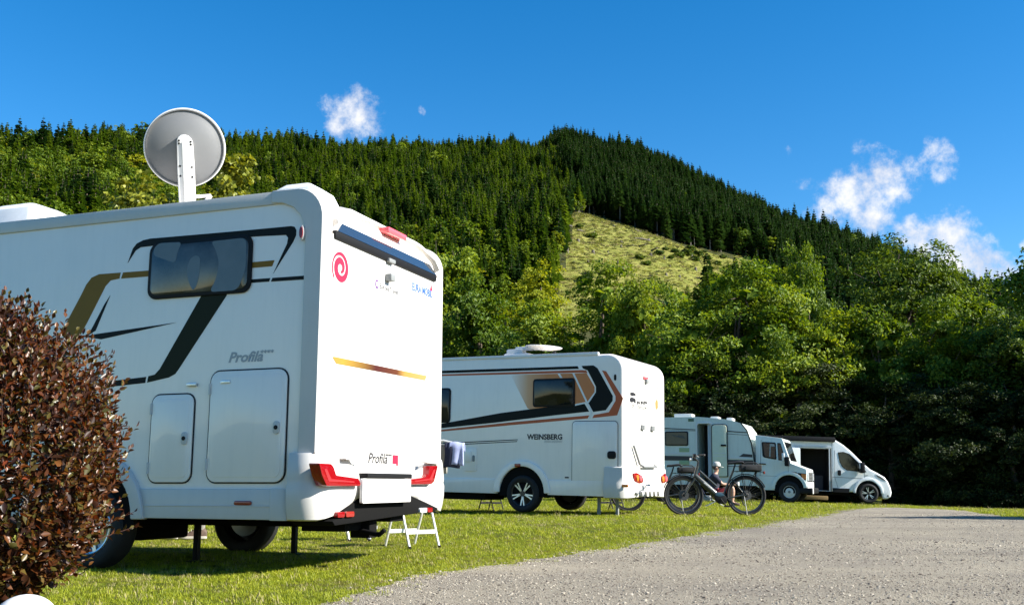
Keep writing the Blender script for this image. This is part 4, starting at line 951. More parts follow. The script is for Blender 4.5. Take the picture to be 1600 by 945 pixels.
    plate('skirt_crease', [(.23, .505), (1.56, .505), (1.56, .515), (.23, .515)], FS, .012, .024, M_GRP, root, .004)
    plate('skirt_end', fillet([(.215, .405), (.37, .405), (.37, .642), (.215, .642)], .01), FS, -.05, .024, M_GRP, root, .008)
    plate('skirt', fillet([(2.6, .64), (2.66, .412), (5.4, .412), (5.4, .64)], .015), FS, -.05, .018, M_GRP, root, .01)
    n = 18; out = [(2.09 + .565*math.cos(t), .40 + .545*math.sin(t)) for t in np.linspace(0, math.pi, n)]; inn = [(2.09 + .45*math.cos(t), .40 + .45*math.sin(t)) for t in np.linspace(math.pi, 0, n)]
    plate('wheel_arch', out + inn, FS, -.04, .045, M_GRP, root, .018, seg=3)
    plate('arch_lining', [(2.09 + .46*math.cos(t), .38 + .46*math.sin(t)) for t in np.linspace(-.1, math.pi + .1, 20)], FS, -.02, .004, M_UNDER, root)
    for y, o_ in ((-.075, 1), (W + .075, -1)):
        wheel(root, (2.06, y, .335), .335, .215, .215, 'silver', o_, .55)
    wheel(root, (6.0, -.13, .335), .335, .215, .215, 'silver', 1); wheel(root, (6.0, W + .13, .335), .335, .215, .215, 'silver', -1)
    plate('side_marker', rrect(.53, .685, .518, .55, .014), FS, .016, .03, M_DRED, root, .005)
    mk = plate('corner_marker', [(.165 + .014*math.cos(t)*1.6, 2.602 + .062*math.sin(t)) for t in np.linspace(0, 6.28, 21)[:-1]], FS, .02, .046, M_GRP, root, .006)
    plate('lens', [(.165 + .012*math.cos(t)*1.3, 2.602 + .045*math.sin(t)) for t in np.linspace(0, 6.28, 17)[:-1]], FS, .04, .052, M_DRED, mk)
    # doors, lamp rails, window
    hatch(root, 1.112, 1.512, .69, 1.378, .07, .0, 1, (1.175, 1.03)); hatch(root, .262, .958, .69, 1.548, .08, .0, 1, (.335, 1.1))
    for px in ((294, 309, 600), (347, 362.5, 596)):
        p0 = S(px[0], px[2] + 3); p1 = S(px[1], px[2] - 1); plate('door_catch', rrect(p0[0], p1[0], p0[1] - .004, p0[1] + .022, .006), FS, .0, .026, M_ALU, root, .004)
    M_TINT = mat('tinted_acrylic', (.06, .056, .05), .05, noise_amt=.9, noise_scale=2.6, coat=.3, bump=.05, bump_scale=1.6)  # blotches in the tint stand in for a reflection pattern
    win = window(root, .628, 1.628, 2.165, 2.64, .085, .0, .032, M_TINT)
    z5 = lambda *q: [S(190 + x*.1875, 350 + y*.1875) for x, y in q]
    M_PANE_REFL = mat('grey_brown_reflection', (.12, .115, .10), .12, noise_amt=.12, noise_scale=5, coat=.4)  # pale reflection and inside view painted on the pane as thin plates
    for pts in (((760, 150), (1055, 118), (1050, 370), (985, 555), (745, 572), (800, 470), (830, 330), (800, 220)), ((285, 205), (330, 165), (520, 155), (480, 240), (465, 330), (285, 270)), ((590, 290), (640, 262), (672, 290), (665, 420), (640, 520), (610, 560), (570, 480), (555, 380))): plate('pane_reflection', fillet(z5(*pts), .06, 5), FS, .0235, .0248, M_PANE_REFL, win)
    # printed stripes
    z5 = lambda *q: [S(190 + x*.1875, 350 + y*.1875) for x, y in q]; z6 = lambda *q: [S(120 + x*.2116, 420 + y*.2116) for x, y in q]
    def pr(name, poly, m_): plate(name, poly, FS, .0, .0025, m_, root)
    pr('stripe_print', z5((52, 325), (95, 205), (128, 163), (180, 136), (240, 122), (640, 88), (1050, 52), (1415, 18), (1442, 24), (1457, 50), (1455, 95), (1430, 150), (1265, 412), (1330, 270), (1380, 165), (1388, 115), (1370, 92), (1100, 106), (700, 143), (280, 180), (160, 194), (118, 222)), M_FOIL_B)
    pr('gold_print', z5((1060, 321), (1275, 302), (1255, 352), (1060, 369)), M_GOLD)
    pr('gold_print', z6((343, 27), (570, 10), (570, 53), (328, 72)), M_GOLD)
    pr('gold_print', z6((-120, 480), (30, 200), (70, 118), (110, 66), (165, 40), (325, 28), (315, 72), (250, 86), (213, 128), (75, 400), (-20, 575)), M_GOLD)
    pr('stripe_print', z6((248, 195), (205, 262), (120, 425), (85, 490), (140, 455)), M_FOIL_B); pr('stripe_print', z6((735, 396), (150, 480), (60, 500), (180, 520)), M_FOIL_B)
    pr('stripe_print', [S(*p) for p in ((316, 460), (356, 455), (354, 462), (280, 575.5), (274, 584), (264, 589.5), (230, 597.5), (232, 587.5), (242, 585), (250, 576))], M_FOIL_O)
    pr('stripe_print', [S(*p) for p in ((227, 598), (120, 610), (120, 601.5), (228.5, 588.5))], M_FOIL_B)
    pr('stripe_print', z5((1060, 463), (1240, 450), (1230, 480), (1060, 492)), M_FOIL_B); pr('stripe_print', z5((1258, 449), (1530, 430), (1530, 462), (1245, 480)), M_FOIL_B)
    p = S(357, 566); text('lettering', 'Profila', M_GREYP, root, (p[0], .0025, p[1]), (-1, 0, 0), (0, 0, 1), width=S(357, 560)[0] - S(411, 560)[0], height=.085, shear=.3, bold=.03)
    p = S(407, 551); text('lettering', '****', M_GREYP, root, (p[0], .0025, p[1] - .02), (-1, 0, 0), (0, 0, 1), width=.125, height=.028, bold=.02)
    # jacks
    for x, y in ((1.42, -2.03), (1.72, -.93)):
        j = MB().box(x-.024, x+.024, y-.024, y+.024, .02, .36).obj('support_leg', M_BLACK, root, bevel=.004); MB().box(x-.06, x+.06, y-.06, y+.06, .006, .022).obj('foot_plate', M_BLACK, j)
    MB().box(1.3, 1.54, -2.12, -1.94, .33, .43).obj('leg_bracket', M_BLACK, root, bevel=.01)
    # roof: two domes and the satellite dish turned to its back
    def dome(x, y, w_, h_, l_):
        rings = []
        for f, z in ((1.0, 2.95), (1.0, 3.0), (.93, 3.0 + h_*.45), (.78, 3.0 + h_*.8), (.5, 3.0 + h_), (.02, 3.0 + h_)):
            rings.append([(x + a_*l_/2*f + .05*(1-f), y + b_*w_/2*f, z) for a_, b_ in rrect(-1, 1, -1, 1, .25, 4)])
        d_ = MB().loft(rings, True).obj('roof_dome', M_DOME, root, ang=30); return d_
    dome(.72, -.9, .5, .28, .5); d2 = dome(3.82, -.85, .75, .36, .85)
    plate('vent_slot', [(3.86, 3.06), (4.1, 3.02), (4.06, 3.09), (3.9, 3.14)], FS, -.37, -.33, M_BLACK, d2)
    dish_c = Vector((1.935, -.74, 3.74)); K = .835; ax = Vector((.58, -.72, .30)).normalized()
    prof = [(.001, -.085), (.12, -.078), (.24, -.056), (.34, -.022), (.405, .008), (.42, .012), (.428, .004), (.424, -.008), (.41, -.012)]; prof = [(r_*K, h_*K) for r_, h_ in prof]
    M_DISHB = mat('dish_back', (.17, .173, .176), .42, .0, noise_amt=.05, noise_scale=5)
    dish = MB().lathe(dish_c, ax, prof, 64).obj('satellite_dish', M_DISHB, root, ang=50)
    MB().ring(dish_c + ax*.004, ax, .424*K, .010, 64, 8).obj('dish_rim', M_WHITE, dish)
    MB().lathe(dish_c + ax*.006, ax, [(r_*K, h_*K) for r_, h_ in ((.001, -.083), (.12, -.076), (.24, -.054), (.34, -.02), (.415, .008))], 64).obj('reflector', M_WHITE, dish)
    up = (Vector((0, 0, 1)) - ax*ax.z).normalized(); sd = ax.cross(up).normalized()
    def arm_pt(a_, b_, t): return dish_c + sd*(a_*.95 - .10*b_) + up*b_ - ax*(.085 + t)
    poly = [(-.078, -.72), (.078, -.72), (.082, -.2), (.075, .05)] + [(.075*math.cos(t), .05 + .07*math.sin(t)) for t in np.linspace(.2, math.pi - .2, 7)] + [(-.075, .05), (-.082, -.2)]
    arm = MB().prism(poly, arm_pt, -.035, .02).obj('dish_arm', M_WHITE, dish, bevel=.012)
    MB().prism([(-.03, -.7), (.03, -.7), (.03, .05), (-.03, .05)], arm_pt, .018, .034).obj('arm_rib', M_WHITE, dish, bevel=.01)
    mb = MB()
    for s in (-1, 1):
        for b_ in (.06, .035, -.17, -.26): mb.lathe(arm_pt(s*.055, b_, .019), -ax, [(.0095, -.004), (.0095, .004), (.001, .005)], 10)
    mb.obj('arm_screws', M_BLACK, dish)
    q = arm_pt(0, -.68, .0)
    mb = MB(); mb.box(q.x-.09, q.x+.09, q.y-.09, q.y+.09, 2.95, max(3.05, q.z+.03)); mb.obj('dish_mount', M_WHITE, dish, bevel=.02)
    mb = MB(); q1 = arm_pt(.12, -.55, -.02); mb.tube([arm_pt(.07, -.6, 0), q1, arm_pt(.22, -.42, -.08)], .022, 8); mb.tube([arm_pt(.07, -.44, 0), arm_pt(.22, -.42, -.08)], .016, 8); mb.obj('feed_bracket', M_WHITE, dish)
    MB().tube([dish_c + up*-.4 + ax*.0, dish_c + up*-.5 + ax*.55], .015, 8).obj('feed_arm', M_WHITE, dish)
    return root
M_SLIT = mat('slit_glass', (.02, .03, .045), .05, spec=.9, coat=.6); M_DOME = mat('dome_plastic', (.72, .73, .73), .4, noise_amt=.06, noise_scale=12)
build_motorhome_one()
# ------------------------------------------------------------------ second motorhome: orange and black stripes
def vplace(name, loc, ang, pitch, right=False):
    a = R(ang); rz = -a if right else math.pi - a
    o = empty(name, loc, (0, -R(pitch), rz)); return o
def build_motorhome_two():
    root = vplace('motorhome', (1.983, 18.8, .12), 28, 1.2); F = Frame(root); S = F.side; B = F.rear; W = -2.2
    tag(root, 'white motorhome with orange and black chevron stripes standing behind the big one', 'motorhome')
    P = [(0, .5), (0, 2.55)] + [(.3 - .3*math.cos(t), 2.62 + .3*math.sin(t)) for t in np.linspace(.0, 1.57, 8)] + [(4.8, 2.94), (5.5, 2.8), (6.1, 1.75), (6.9, 1.3), (7.0, .5)]
    MB().prism(P, FS, W, 0).obj('body', M_SIDE2, root, bevel=.07, seg=4, bang=60)
    c5 = lambda *q: [S(680 + x*.307, 530 + y*.307) for x, y in q]
    def pr(name, poly, m_, t=.0025, t0=.0): return plate(name, poly, FS, t0, t, m_, root)
    pr('stripe_print', c5((-160, 166), (725, 136), (732, 150), (-160, 179)), M_FOIL_B)
    pr('orange_print', c5((-160, 184), (741, 156), (768, 157), (776, 171), (745, 169), (-160, 191)), M_RUST)
    pr('orange_fade_print', c5((385, 181), (640, 174), (770, 171), (811, 242), (811, 268), (776, 316), (712, 330), (620, 345), (515, 372), (470, 350)), grad_mat('orange_fade', 0, [(.75, (.52, .16, .035)), (1.55, (.56, .19, .045)), (1.95, (.64, .34, .17)), (2.35, (.84, .79, .74))]))
    pr('stripe_print', c5((745, 135), (806, 132), (826, 146), (904, 288), (903, 312), (868, 360), (804, 369), (778, 320), (818, 270), (818, 240), (776, 158), (752, 148)), M_FOIL_B)
    pr('stripe_print', c5((-160, 455), (15, 432), (330, 375), (560, 345), (700, 333), (757, 322), (784, 367), (600, 387), (300, 424), (15, 453), (-160, 472)), M_FOIL_B, .0035, .0005)
    pr('orange_print', c5((-160, 480), (15, 461), (400, 420), (785, 386), (776, 402), (400, 435), (15, 470), (-160, 489)), M_RUST)
    pr('orange_print', c5((849, 158), (870, 162), (957, 300), (926, 386), (800, 400), (808, 384), (884, 370), (918, 312), (918, 288)), M_RUST)
    pr('white_line', c5((622, 172), (634, 172), (648, 196), (636, 196)), M_WHITE, .004); pr('white_line', c5((698, 172), (708, 172), (802, 372), (790, 402), (780, 402), (792, 372)), M_WHITE, .0045)
    pr('white_line', c5((776, 316), (811, 268), (819, 268), (783, 322), (712, 338), (712, 329)), M_WHITE, .0042)
    pr('stripe_print', c5((-160, 536), (20, 527), (420, 508), (420, 512), (20, 532), (-160, 542)), M_FOIL_B); pr('stripe_print', c5((-160, 546), (20, 537), (418, 517), (416, 521), (20, 541), (-160, 550)), M_FOIL_B)
    p = c5((467, 508), (647, 506)); text('lettering', 'WEINSBERG', M_DKP, root, (p[0][0], .003, p[0][1]), (-1, 0, 0), (0, 0, 1), width=p[0][0]-p[1][0], height=.105, bold=.04)
    p = c5((555, 525), (648, 524)); text('lettering', 'DRIVEN UNDERWAY', M_GREYP, root, (p[0][0], .003, p[0][1]), (-1, 0, 0), (0, 0, 1), width=p[0][0]-p[1][0], height=.045)
    q = c5((498, 345), (713, 196)); window(root, q[1][0], q[0][0], q[0][1], q[1][1], .06, 0, .03, M_GLASSV)
    q = c5((-60, 425), (82, 247)); window(root, q[1][0], q[0][0], q[0][1], q[1][1], .07, 0, .03, M_GLASSV)
    q = c5((697, 764), (929, 416)); d = hatch(root, q[1][0], q[0][0], q[0][1], q[1][1], .07, 0, 1, None, False, M_SIDE2)
    l = c5((901, 588)); plate('lock', rrect(l[0][0]-.085, l[0][0]+.085, l[0][1]-.07, l[0][1]+.07, .05), FS, .015, .04, M_BLACK, d, .01)
    q = c5((911, 209), (922, 178)); plate('vent_slot', rrect(q[1][0], q[0][0], q[0][1], q[1][1], .025), FS, 0, .012, M_BLACK, root, .004)
    q = c5((148, 670), (213, 552)); f = plate('service_flap', rrect(q[1][0], q[0][0], q[0][1], q[1][1], .03), FS, 0, .02, M_SIDE2, root, .008)
    q = c5((153, 622), (186, 568)); plate('flap_cover', rrect(q[1][0], q[0][0], q[0][1], q[1][1], .01), FS, .015, .04, M_SIDE2, f, .006)
    q = c5((198, 605)); plate('flap_lock', rrect(q[0][0]-.025, q[0][0]+.025, q[0][1]-.06, q[0][1]+.06, .02), FS, .015, .03, M_GREY, f)
    q = c5((735, 706), (712, 698)); plate('badge', rrect(q[0][0], q[1][0], q[0][1], q[1][1], .005), FS, .016, .019, M_GREYP, root); q = c5((680, 706), (660, 698)); plate('badge', rrect(q[0][0], q[1][0], q[0][1], q[1][1], .005), FS, 0, .004, M_DKP, root)
    # skirt, arch, wheels
    for x0, x1 in ((.36, 1.5), (2.58, 4.9)): 
        plate('skirt', fillet([(x0, .335), (x1, .335), (x1, .605), (x0, .605)], .012), FS, -.06, .022, M_SIDE2, root, .012)
    n = 20; out = [(2.04 + .60*math.cos(t), .36 + .60*math.sin(t)) for t in np.linspace(0, math.pi, n)]; inn = [(2.04 + .475*math.cos(t), .36 + .49*math.sin(t)) for t in np.linspace(math.pi, 0, n)]
    plate('wheel_arch', out + inn, FS, -.04, .05, M_SIDE2, root, .02, seg=3)
    plate('arch_lining', [(2.04 + .485*math.cos(t), .35 + .5*math.sin(t)) for t in np.linspace(-.1, math.pi + .1, 20)], FS, -.02, .004, M_UNDER, root)
    for y, o_ in ((-.075, 1), (W + .075, -1)): wheel(root, (2.02, y, .345), .345, .225, .235, 'split', o_, math.pi/2 + .62)
    for y, o_ in ((-.12, 1), (W + .12, -1)): wheel(root, (6.0, y, .345), .345, .225, .235, 'split', o_, .3)
    q = c5((410, 648), (441, 632)); plate('side_marker', rrect(q[1][0], q[0][0], q[0][1], q[1][1], .02), FS, .045, .06, M_DRED, root, .006)
    MB().box(.35, 6.8, W + .15, -.15, .36, .6).obj('underbody', M_UNDER, root); MB().box(2.9, 5.5, -.9, -.12, .2, .4).obj('water_tank', M_UNDER, root, bevel=.03)
    for x, y in ((.62, -.35), (.28, -.4)):
        MB().box(x-.025, x+.025, y-.025, y+.025, .0, .4).obj('support_leg', M_GREY, root)
    # rear: seam, bumper, lamps
    plate('rear_panel', fillet([(-.07, .7), (-.07, 2.58), (-2.13, 2.58), (-2.13, .7)], .05), FR, -.012, .02, M_GRP, root, .008)
    plate('seam', [(-.07, 2.598), (-2.13, 2.598), (-2.13, 2.612), (-.07, 2.612)], FR, -.006, .02, M_GREY, root)
    path = [(.36, .02, 0, 1), (.15, .03, 0, 1), (.02, .02, -.5, .7), (-.02, -.08, -1, .2)] + [(-.03, y, -1, 0) for y in (-.3, -.6, -1.1, -1.6, -1.9)] + [(-.02, -2.12, -1, -.2), (.02, -2.22, -.5, -.7), (.15, -2.23, 0, -1), (.36, -2.22, 0, -1)]
    rings = []
    for x, y, nx, ny in path:
        edge = 1 - min(1, abs(y + 1.1) / 1.0); top = .80 + .07*(1-edge)*1.0; bot = .30 + .035*edge
        rings.append([(x + nx*off, y + ny*off, bot + (top-bot)*f) for f, off in ((0, -.02), (.03, .03), (.25, .06), (.5, .045), (.75, .025), (.97, .012), (1, -.03))])
    MB().loft(rings, False).obj('bumper', M_GRP, root, ang=55)
    c9 = lambda *q, x=0: [B(940 + a*.2434, 555 + b*.2434, x) for a, b in q]
    for pts in (((203, 757), (222, 752), (250, 768), (264, 790), (262, 815), (240, 822), (212, 810), (203, 780)), ((386, 775), (408, 755), (412, 790), (406, 815), (384, 822), (380, 800))):
        q = c9(*pts, x=-.07); l = plate('tail_light', fillet(q, .02, 3), FR, -.085, .0, M_RED, root, .012)
        cx = sum(p[0] for p in q)/len(q); cz = sum(p[1] for p in q)/len(q)
        for dy, m_ in ((.07, M_AMBER), (-.09, M_RED2)): MB().lathe((-.085, cx + dy, cz), (-1, 0, 0), [(.06, 0), (.055, .02), (.03, .028), (.001, .03)], 18).obj('lamp', m_, l)
    q = [S(680 + a*.307, 530 + b*.307, .06) for a, b in ((948, 752), (981, 738))]; plate('corner_marker', rrect(q[1][0], q[0][0], q[0][1], q[1][1], .02), FS, .03, .06, M_AMBER, root, .008)
    for k in range(5):
        y = -.62 - .22*k; plate('bumper_rib', fillet([(y, .34), (y - .1, .34), (y - .07, .43), (y + .03, .43)], .01), FR, -.135, -.06, M_GRP, root, .01)
    q = c9((187, 888), (212, 876)); plate('reflector', rrect(q[0][0], q[1][0], q[0][1], q[1][1], .01), FR, -.115, -.06, M_GREY, root, .004)
    q = c9((262, 152), (290, 142)); plate('brake_light', rrect(q[0][0], q[1][0], q[0][1], q[1][1], .01), FR, -.035, -.01, M_RED2, root, .006)
    q = c9((272, 178), (286, 155)); MB().box(-.06, -.01, q[1][0], q[0][0], q[0][1], q[1][1]).obj('reversing_camera', M_GREY, root, bevel=.01)
    p = c9((175, 178), (245, 192)); text('lettering', 'WEINSBERG', M_GREYP, root, (-.0145, p[0][0], p[0][1]), (0, -1, 0), (0, 0, 1), width=p[0][0]-p[1][0], height=.085, bold=.02)
    p = c9((212, 216), (246, 222)); text('lettering', 'CaraCore', M_GREYP, root, (-.0145, p[0][0], p[0][1]), (0, -1, 0), (0, 0, 1), width=p[0][0]-p[1][0], height=.035)
    p = c9((333, 210), (365, 218)); text('lettering', '650 MG', M_GREYP, root, (-.0145, p[0][0], p[0][1]), (0, -1, 0), (0, 0, 1), width=p[0][0]-p[1][0], height=.06, bold=.01)
    # stickers: a small car with a caravan and three animals following
    def st(name, pts, m_): plate(name, c9(*pts), FR, -.0145, -.0125, m_, root)
    st('van_sticker', ((178, 240), (196, 236), (214, 246), (214, 262), (205, 258), (196, 262), (180, 256)), M_DKP); st('van_sticker', ((176, 276), (186, 268), (200, 272), (214, 280), (215, 306), (207, 308), (203, 296), (192, 302), (182, 300), (176, 290)), M_DKP)
    for x0 in (222, 246, 268): st('animal_sticker', ((x0, 296), (x0+5, 290), (x0+8, 297), (x0+20, 298), (x0+22, 318), (x0+18, 318), (x0+16, 308), (x0+8, 308), (x0+6, 318), (x0+3, 316)), M_DKP)
    p = c9((190, 334), (203, 336)); text('lettering', 'on', M_DKP, root, (-.0145, p[0][0], p[0][1]), (0, -1, 0), (0, 0, 1), width=p[0][0]-p[1][0], height=.06)
    p = c9((225, 340), (286, 352)); text('lettering', 'FOUR FELLOWS', M_DKP, root, (-.0145, p[0][0], p[0][1]), (0, -1, 0), (0, 0, 1), width=p[0][0]-p[1][0], height=.06)
    st('orange_sticker', ((344, 286), (354, 284), (357, 300), (358, 335), (350, 350), (342, 340), (340, 305)), mat('orange_print', (.75, .2, .07), .4))
    for a0, b0 in ((245, 446), (308, 453)):
        q = c9((a0, b0 + 28), (a0 + 5, b0)); MB().prism([(q[0][0], q[0][1]), (q[1][0], q[0][1]), (q[1][0], q[1][1]), (q[0][0] - .02, q[1][1])], FR, -.05, -.01).prism(rrect(q[1][0], q[1][0] - .12, q[1][1] - .09, q[1][1], .03, 3), FR, -.06, -.02).obj('rack_bracket', M_GREY, root)
    a0, a1 = c9((190, 578), (227, 700)); MB().tube([(-.05, *a0), (-.06, *a1)], .022, 8).obj('rack_arm', M_GREY, root)
    a0, a1 = c9((246, 714), (332, 716)); MB().tube([(-.02, a0[0], a0[1] + .03), (-.07, *a0), (-.07, *a1), (-.02, a1[0], a1[1] + .03)], .02, 8).obj('grab_rail', M_GREY, root)
    # roof: folded flat satellite dish on its foot, roof rail
    plate('roof_rail', [(.5, 2.9), (4.8, 2.92), (4.8, 2.97), (.5, 2.96)], FS, -.06, .012, M_WHITE, root, .012)
    a0 = F.side(798, 556, -.5); x0 = a0[0]; zb = 2.94
    dish = MB().box(x0 - .5, x0 + .05, -.72, -.3, zb, zb + .10).obj('satellite_dish', M_WHITE, root, bevel=.03)
    MB().lathe((x0 - .72, -.52, zb + .2), Vector((-.06, 0, 1)), [(.001, -.035), (.18, -.03), (.33, 0), (.37, .022), (.36, .03), (.28, .04), (.001, .05)], 40).obj('reflector', M_WHITE, dish, ang=40)
    mb = MB(); mb.box(x0 - .3, x0 + .06, -.6, -.42, zb + .08, zb + .2); mb.box(x0 - .62, x0 - .1, -.56, -.48, zb + .17, zb + .25); mb.obj('arm', M_GREYW, dish, bevel=.03)
    mb = MB(); mb.box(x0 - .98, x0 - .92, -.55, -.48, zb, zb + .13); mb.box(x0 - 1.0, x0 - .6, -.54, -.5, zb + .02, zb + .05); mb.obj('rest', M_BLACK, dish, bevel=.01)
M_SIDE2 = mat('white_side_cool', (.87, .80, .735), .28, noise_amt=.025, noise_scale=2.5, coat=.4, dirt=((.5, .49, .46), .14))
M_RUST = mat('rust_orange_foil', (.45, .085, .02), .4, noise_amt=.05); M_GREYW = mat('light_grey', (.55, .57, .57), .45)
M_GLASSV = mat('window_acrylic', (.012, .012, .012), .06, noise_amt=.8, noise_scale=3, bump=.1, bump_scale=2.2)
build_motorhome_two()

# ------------------------------------------------------------------ old motorhome: caravan body on a boxy lorry cab
def build_motorhome_three():
    root = vplace('motorhome', (5.2, 35.5, .17), 22, -1, True); F = Frame(root); S = F.side
    tag(root, 'old pale green white motorhome, caravan body with open door on a boxy cab', 'motorhome')
    M_B = mat('old_caravan_sheet', (.56, .615, .575), .4, noise_amt=.04, noise_scale=3, dirt=((.4, .4, .35), .45), bump=.03, bump_scale=40); M_CAB = mat('old_cab_paint', (.62, .69, .665), .35, noise_amt=.03, noise_scale=3, coat=.2, dirt=((.45, .45, .4), .35))
    M_DOOR = mat('cream_door', (.56, .60, .47), .5, noise_amt=.04); M_STRIPE = mat('brown_black_stripe', (.03, .028, .028), .45); M_INT = mat('dark_interior', (.03, .03, .03), .9)
    c1 = lambda *q: [S(1030 + x*.16933, 640 + y*.16933) for x, y in q]; c2 = lambda *q, y=0: [S(1170 + a*.14815, 655 + b*.14815, y) for a, b in q]
    dl, dr = c1((350, 125))[0][0], c1((478, 125))[0][0]; dt = c1((400, 128))[0][1]; zb = .52
    top = [S(1040, 648), S(1100, 651.5), S(1130, 654.5), S(1145, 657), S(1157.8, 661)]; fr = [S(1166, 672), S(1173, 692), S(1177, 714), S(1179.5, 738), S(1181, 756)]
    zt = lambda x: float(np.interp(x, [-3.2] + [p[0] for p in top], [top[0][1] - .15] + [p[1] for p in top]))
    W2 = 2.15; mb = MB()
    mb.prism([(-3.2, zb), (-3.2, 1.2), (-3.1, 2.3), (-2.7, zt(-2.7)), (dl, zt(dl)), (dl, zb)], FS, 0, W2)
    mb.prism([(dl, dt), (dl, zt(dl)), (dr, zt(dr)), (dr, dt)], FS, 0, W2); mb.prism([(dl, zb), (dl, zb + .08), (dr, zb + .08), (dr, zb)], FS, 0, W2)
    mb.prism([(dr, zb), (dr, zt(dr))] + [p for p in top if p[0] > dr + .02] + fr + [(fr[-1][0], zb)], FS, 0, W2)
    mb.box(dl - .3, dr + .3, 1.2, 1.25, zb, dt)
    mb.obj('body', M_B, root, ang=25)
    plate('interior_wall', [(dl - .3, zb + .08), (dr + .3, zb + .08), (dr + .3, dt), (dl - .3, dt)], FR and FS, 1.15, 1.19, M_INT, root)
    for xs in (dl - .05, dr + .05): MB().box(xs - .02, xs + .02, .02, 1.2, zb + .08, dt).obj('interior_side', M_INT, root)
    # front edge trim and the pale front cap
    e = [(top[-1][0] - .02, top[-1][1])] + fr; o = [(x + .035, z + .01) for x, z in e]
    plate('edge_trim', e + o[::-1], FS, -.012, .02, M_BLACK, root)
    def b_(name, pts, m_, t=.004, fn=c1): return plate(name, fn(*pts), FS, -t, 0.0, m_, root)
    b_('stripe_print', ((-60, 160), (340, 180), (340, 188), (-60, 170)), M_STRIPE); b_('stripe_print', ((-60, 177), (340, 194), (340, 197), (-60, 181)), M_STRIPE)
    b_('stripe_print', ((628, 192), (808, 205), (811, 214), (628, 202)), M_STRIPE); b_('stripe_print', ((628, 218), (813, 231), (813, 235), (628, 223)), M_STRIPE)
    b_('trim_rail', ((-60, 392), (340, 403), (340, 416), (-60, 407)), M_GREYW, .02); b_('stripe_print', ((-60, 420), (340, 428), (340, 470), (-60, 464)), M_STRIPE, .006)
    b_('trim_rail', ((622, 434), (862, 443), (864, 456), (622, 449)), M_GREYW, .02); b_('stripe_print', ((622, 460), (866, 464), (870, 506), (622, 500)), M_STRIPE, .006)
    b_('swoosh_print', ((735, 432), (775, 404), (858, 412), (861, 438)), M_STRIPE)
    b_('stripe_print', ((622, 514), (871, 520), (872, 528), (622, 524)), M_GREY)
    q = c1((55, 330), (268, 198)); w = plate('window', rrect(q[0][0], q[1][0], q[0][1], q[1][1], .05), FS, -.03, 0, M_BLACK, root, .012); plate('pane', rrect(q[0][0]+.04, q[1][0]-.04, q[0][1]+.04, q[1][1]-.04, .03), FS, -.036, -.02, M_GLASSV, w)
    q = c1((110, 268), (250, 232)); plate('curtain', [(q[0][0], q[1][1]), (q[1][0] - .1, q[1][1] - .02), (q[1][0], q[0][1]), (q[0][0] + .2, q[0][1] + .06)], FS, -.0375, -.0355, mat('curtain_shade', (.06, .06, .055), .5), w)
    for a0, b0, a1, b1 in ((185, 350, 278, 388), (185, 466, 278, 505)): q = c1((a0, b1), (a1, b0)); v = plate('fridge_vent', rrect(q[0][0], q[1][0], q[0][1], q[1][1], .015), FS, -.02, 0, mat('green_vent', (.27, .36, .2), .6), root, .006)
    q = c1((268, 108), (320, 80)); plate('badge', rrect(q[0][0], q[1][0], q[0][1], q[1][1], .01), FS, -.008, 0, mat('green_badge', (.05, .12, .07), .5), root)
    # door opening: frame, beaded curtain, open door leaf folded back on the wall
    xo, zo = .055, .055; fr_o = fillet([(dl - xo, zb), (dl - xo, dt + zo), (dr + xo, dt + zo), (dr + xo, zb)], [0, .12, .12, 0]); fr_i = fillet([(dr, zb), (dr, dt), (dl, dt), (dl, zb)], [0, .09, .09, 0])
    plate('door_frame', fr_o + fr_i, FS, -.03, .05, M_GREYW, root, .008)
    q = c1((450, 560), (482, 150)); mb = MB(); xx = np.linspace(q[0][0], q[1][0], 9); mb.loft([[(x, .05 + .02*(i % 2), q[0][1] - .3) for i, x in enumerate(xx)], [(x, .05 + .02*(i % 2), dt) for i, x in enumerate(xx)]], False); mb.obj('fly_curtain', mat('pale_curtain', (.5, .56, .62), .8), root, merge=False)
    q = c1((497, 612), (622, 140)); d = plate('door', fillet([(q[0][0], q[0][1]), (q[0][0], q[1][1]), (q[1][0], q[1][1]), (q[1][0], q[0][1])], [.04, .1, .1, .04]), FS, -.075, -.025, M_DOOR, root, .012)
    plate('door_edge', fillet([(q[0][0]-.03, q[0][1]-.02), (q[0][0]-.03, q[1][1]+.03), (q[1][0]+.03, q[1][1]+.03), (q[1][0]+.03, q[0][1]-.02)], [.05, .12, .12, .05]), FS, -.05, -.02, M_SEAL, d)
    for b0 in (402, 430): z = c1((560, b0))[0][1]; plate('door_crease', [(q[0][0]+.03, z), (q[1][0]-.03, z), (q[1][0]-.03, z+.02), (q[0][0]+.03, z+.02)], FS, -.08, -.07, M_GREYW, d)
    h = c1((600, 328))[0]; plate('handle', rrect(h[0]-.1, h[0]+.08, h[1]-.03, h[1]+.03, .02), FS, -.11, -.07, M_BLACK, d, .01)
    # roof hatches
    for pa, pb, hh in (((118, 40), (285, 52), .09), ((455, 55), (530, 68), .07), ((605, 75), (662, 92), .09)):
        x0, x1 = c1(pa)[0][0], c1(pb)[0][0]; z = zt((x0 + x1)/2); MB().box(x0, x1, .3, .8, z - .05, z + hh).obj('roof_hatch', M_WHITE, root, bevel=.03)
    # cab
    n0 = c2((95, 165))[0]; prof = [(n0[0] - .1, .5), (n0[0] - .1, n0[1])] + [n0] + c2((335, 196), (350, 206)) + c2((440, 462), (600, 522), (606, 545), (604, 700)) + c2((545, 705)); wc = c2((425, 780))[0]; wc = (wc[0], .345)
    arch = [(wc[0] + .46*math.cos(t), wc[1] + .1 + .46*math.sin(t)) for t in np.linspace(.25, math.pi - .1, 12)]
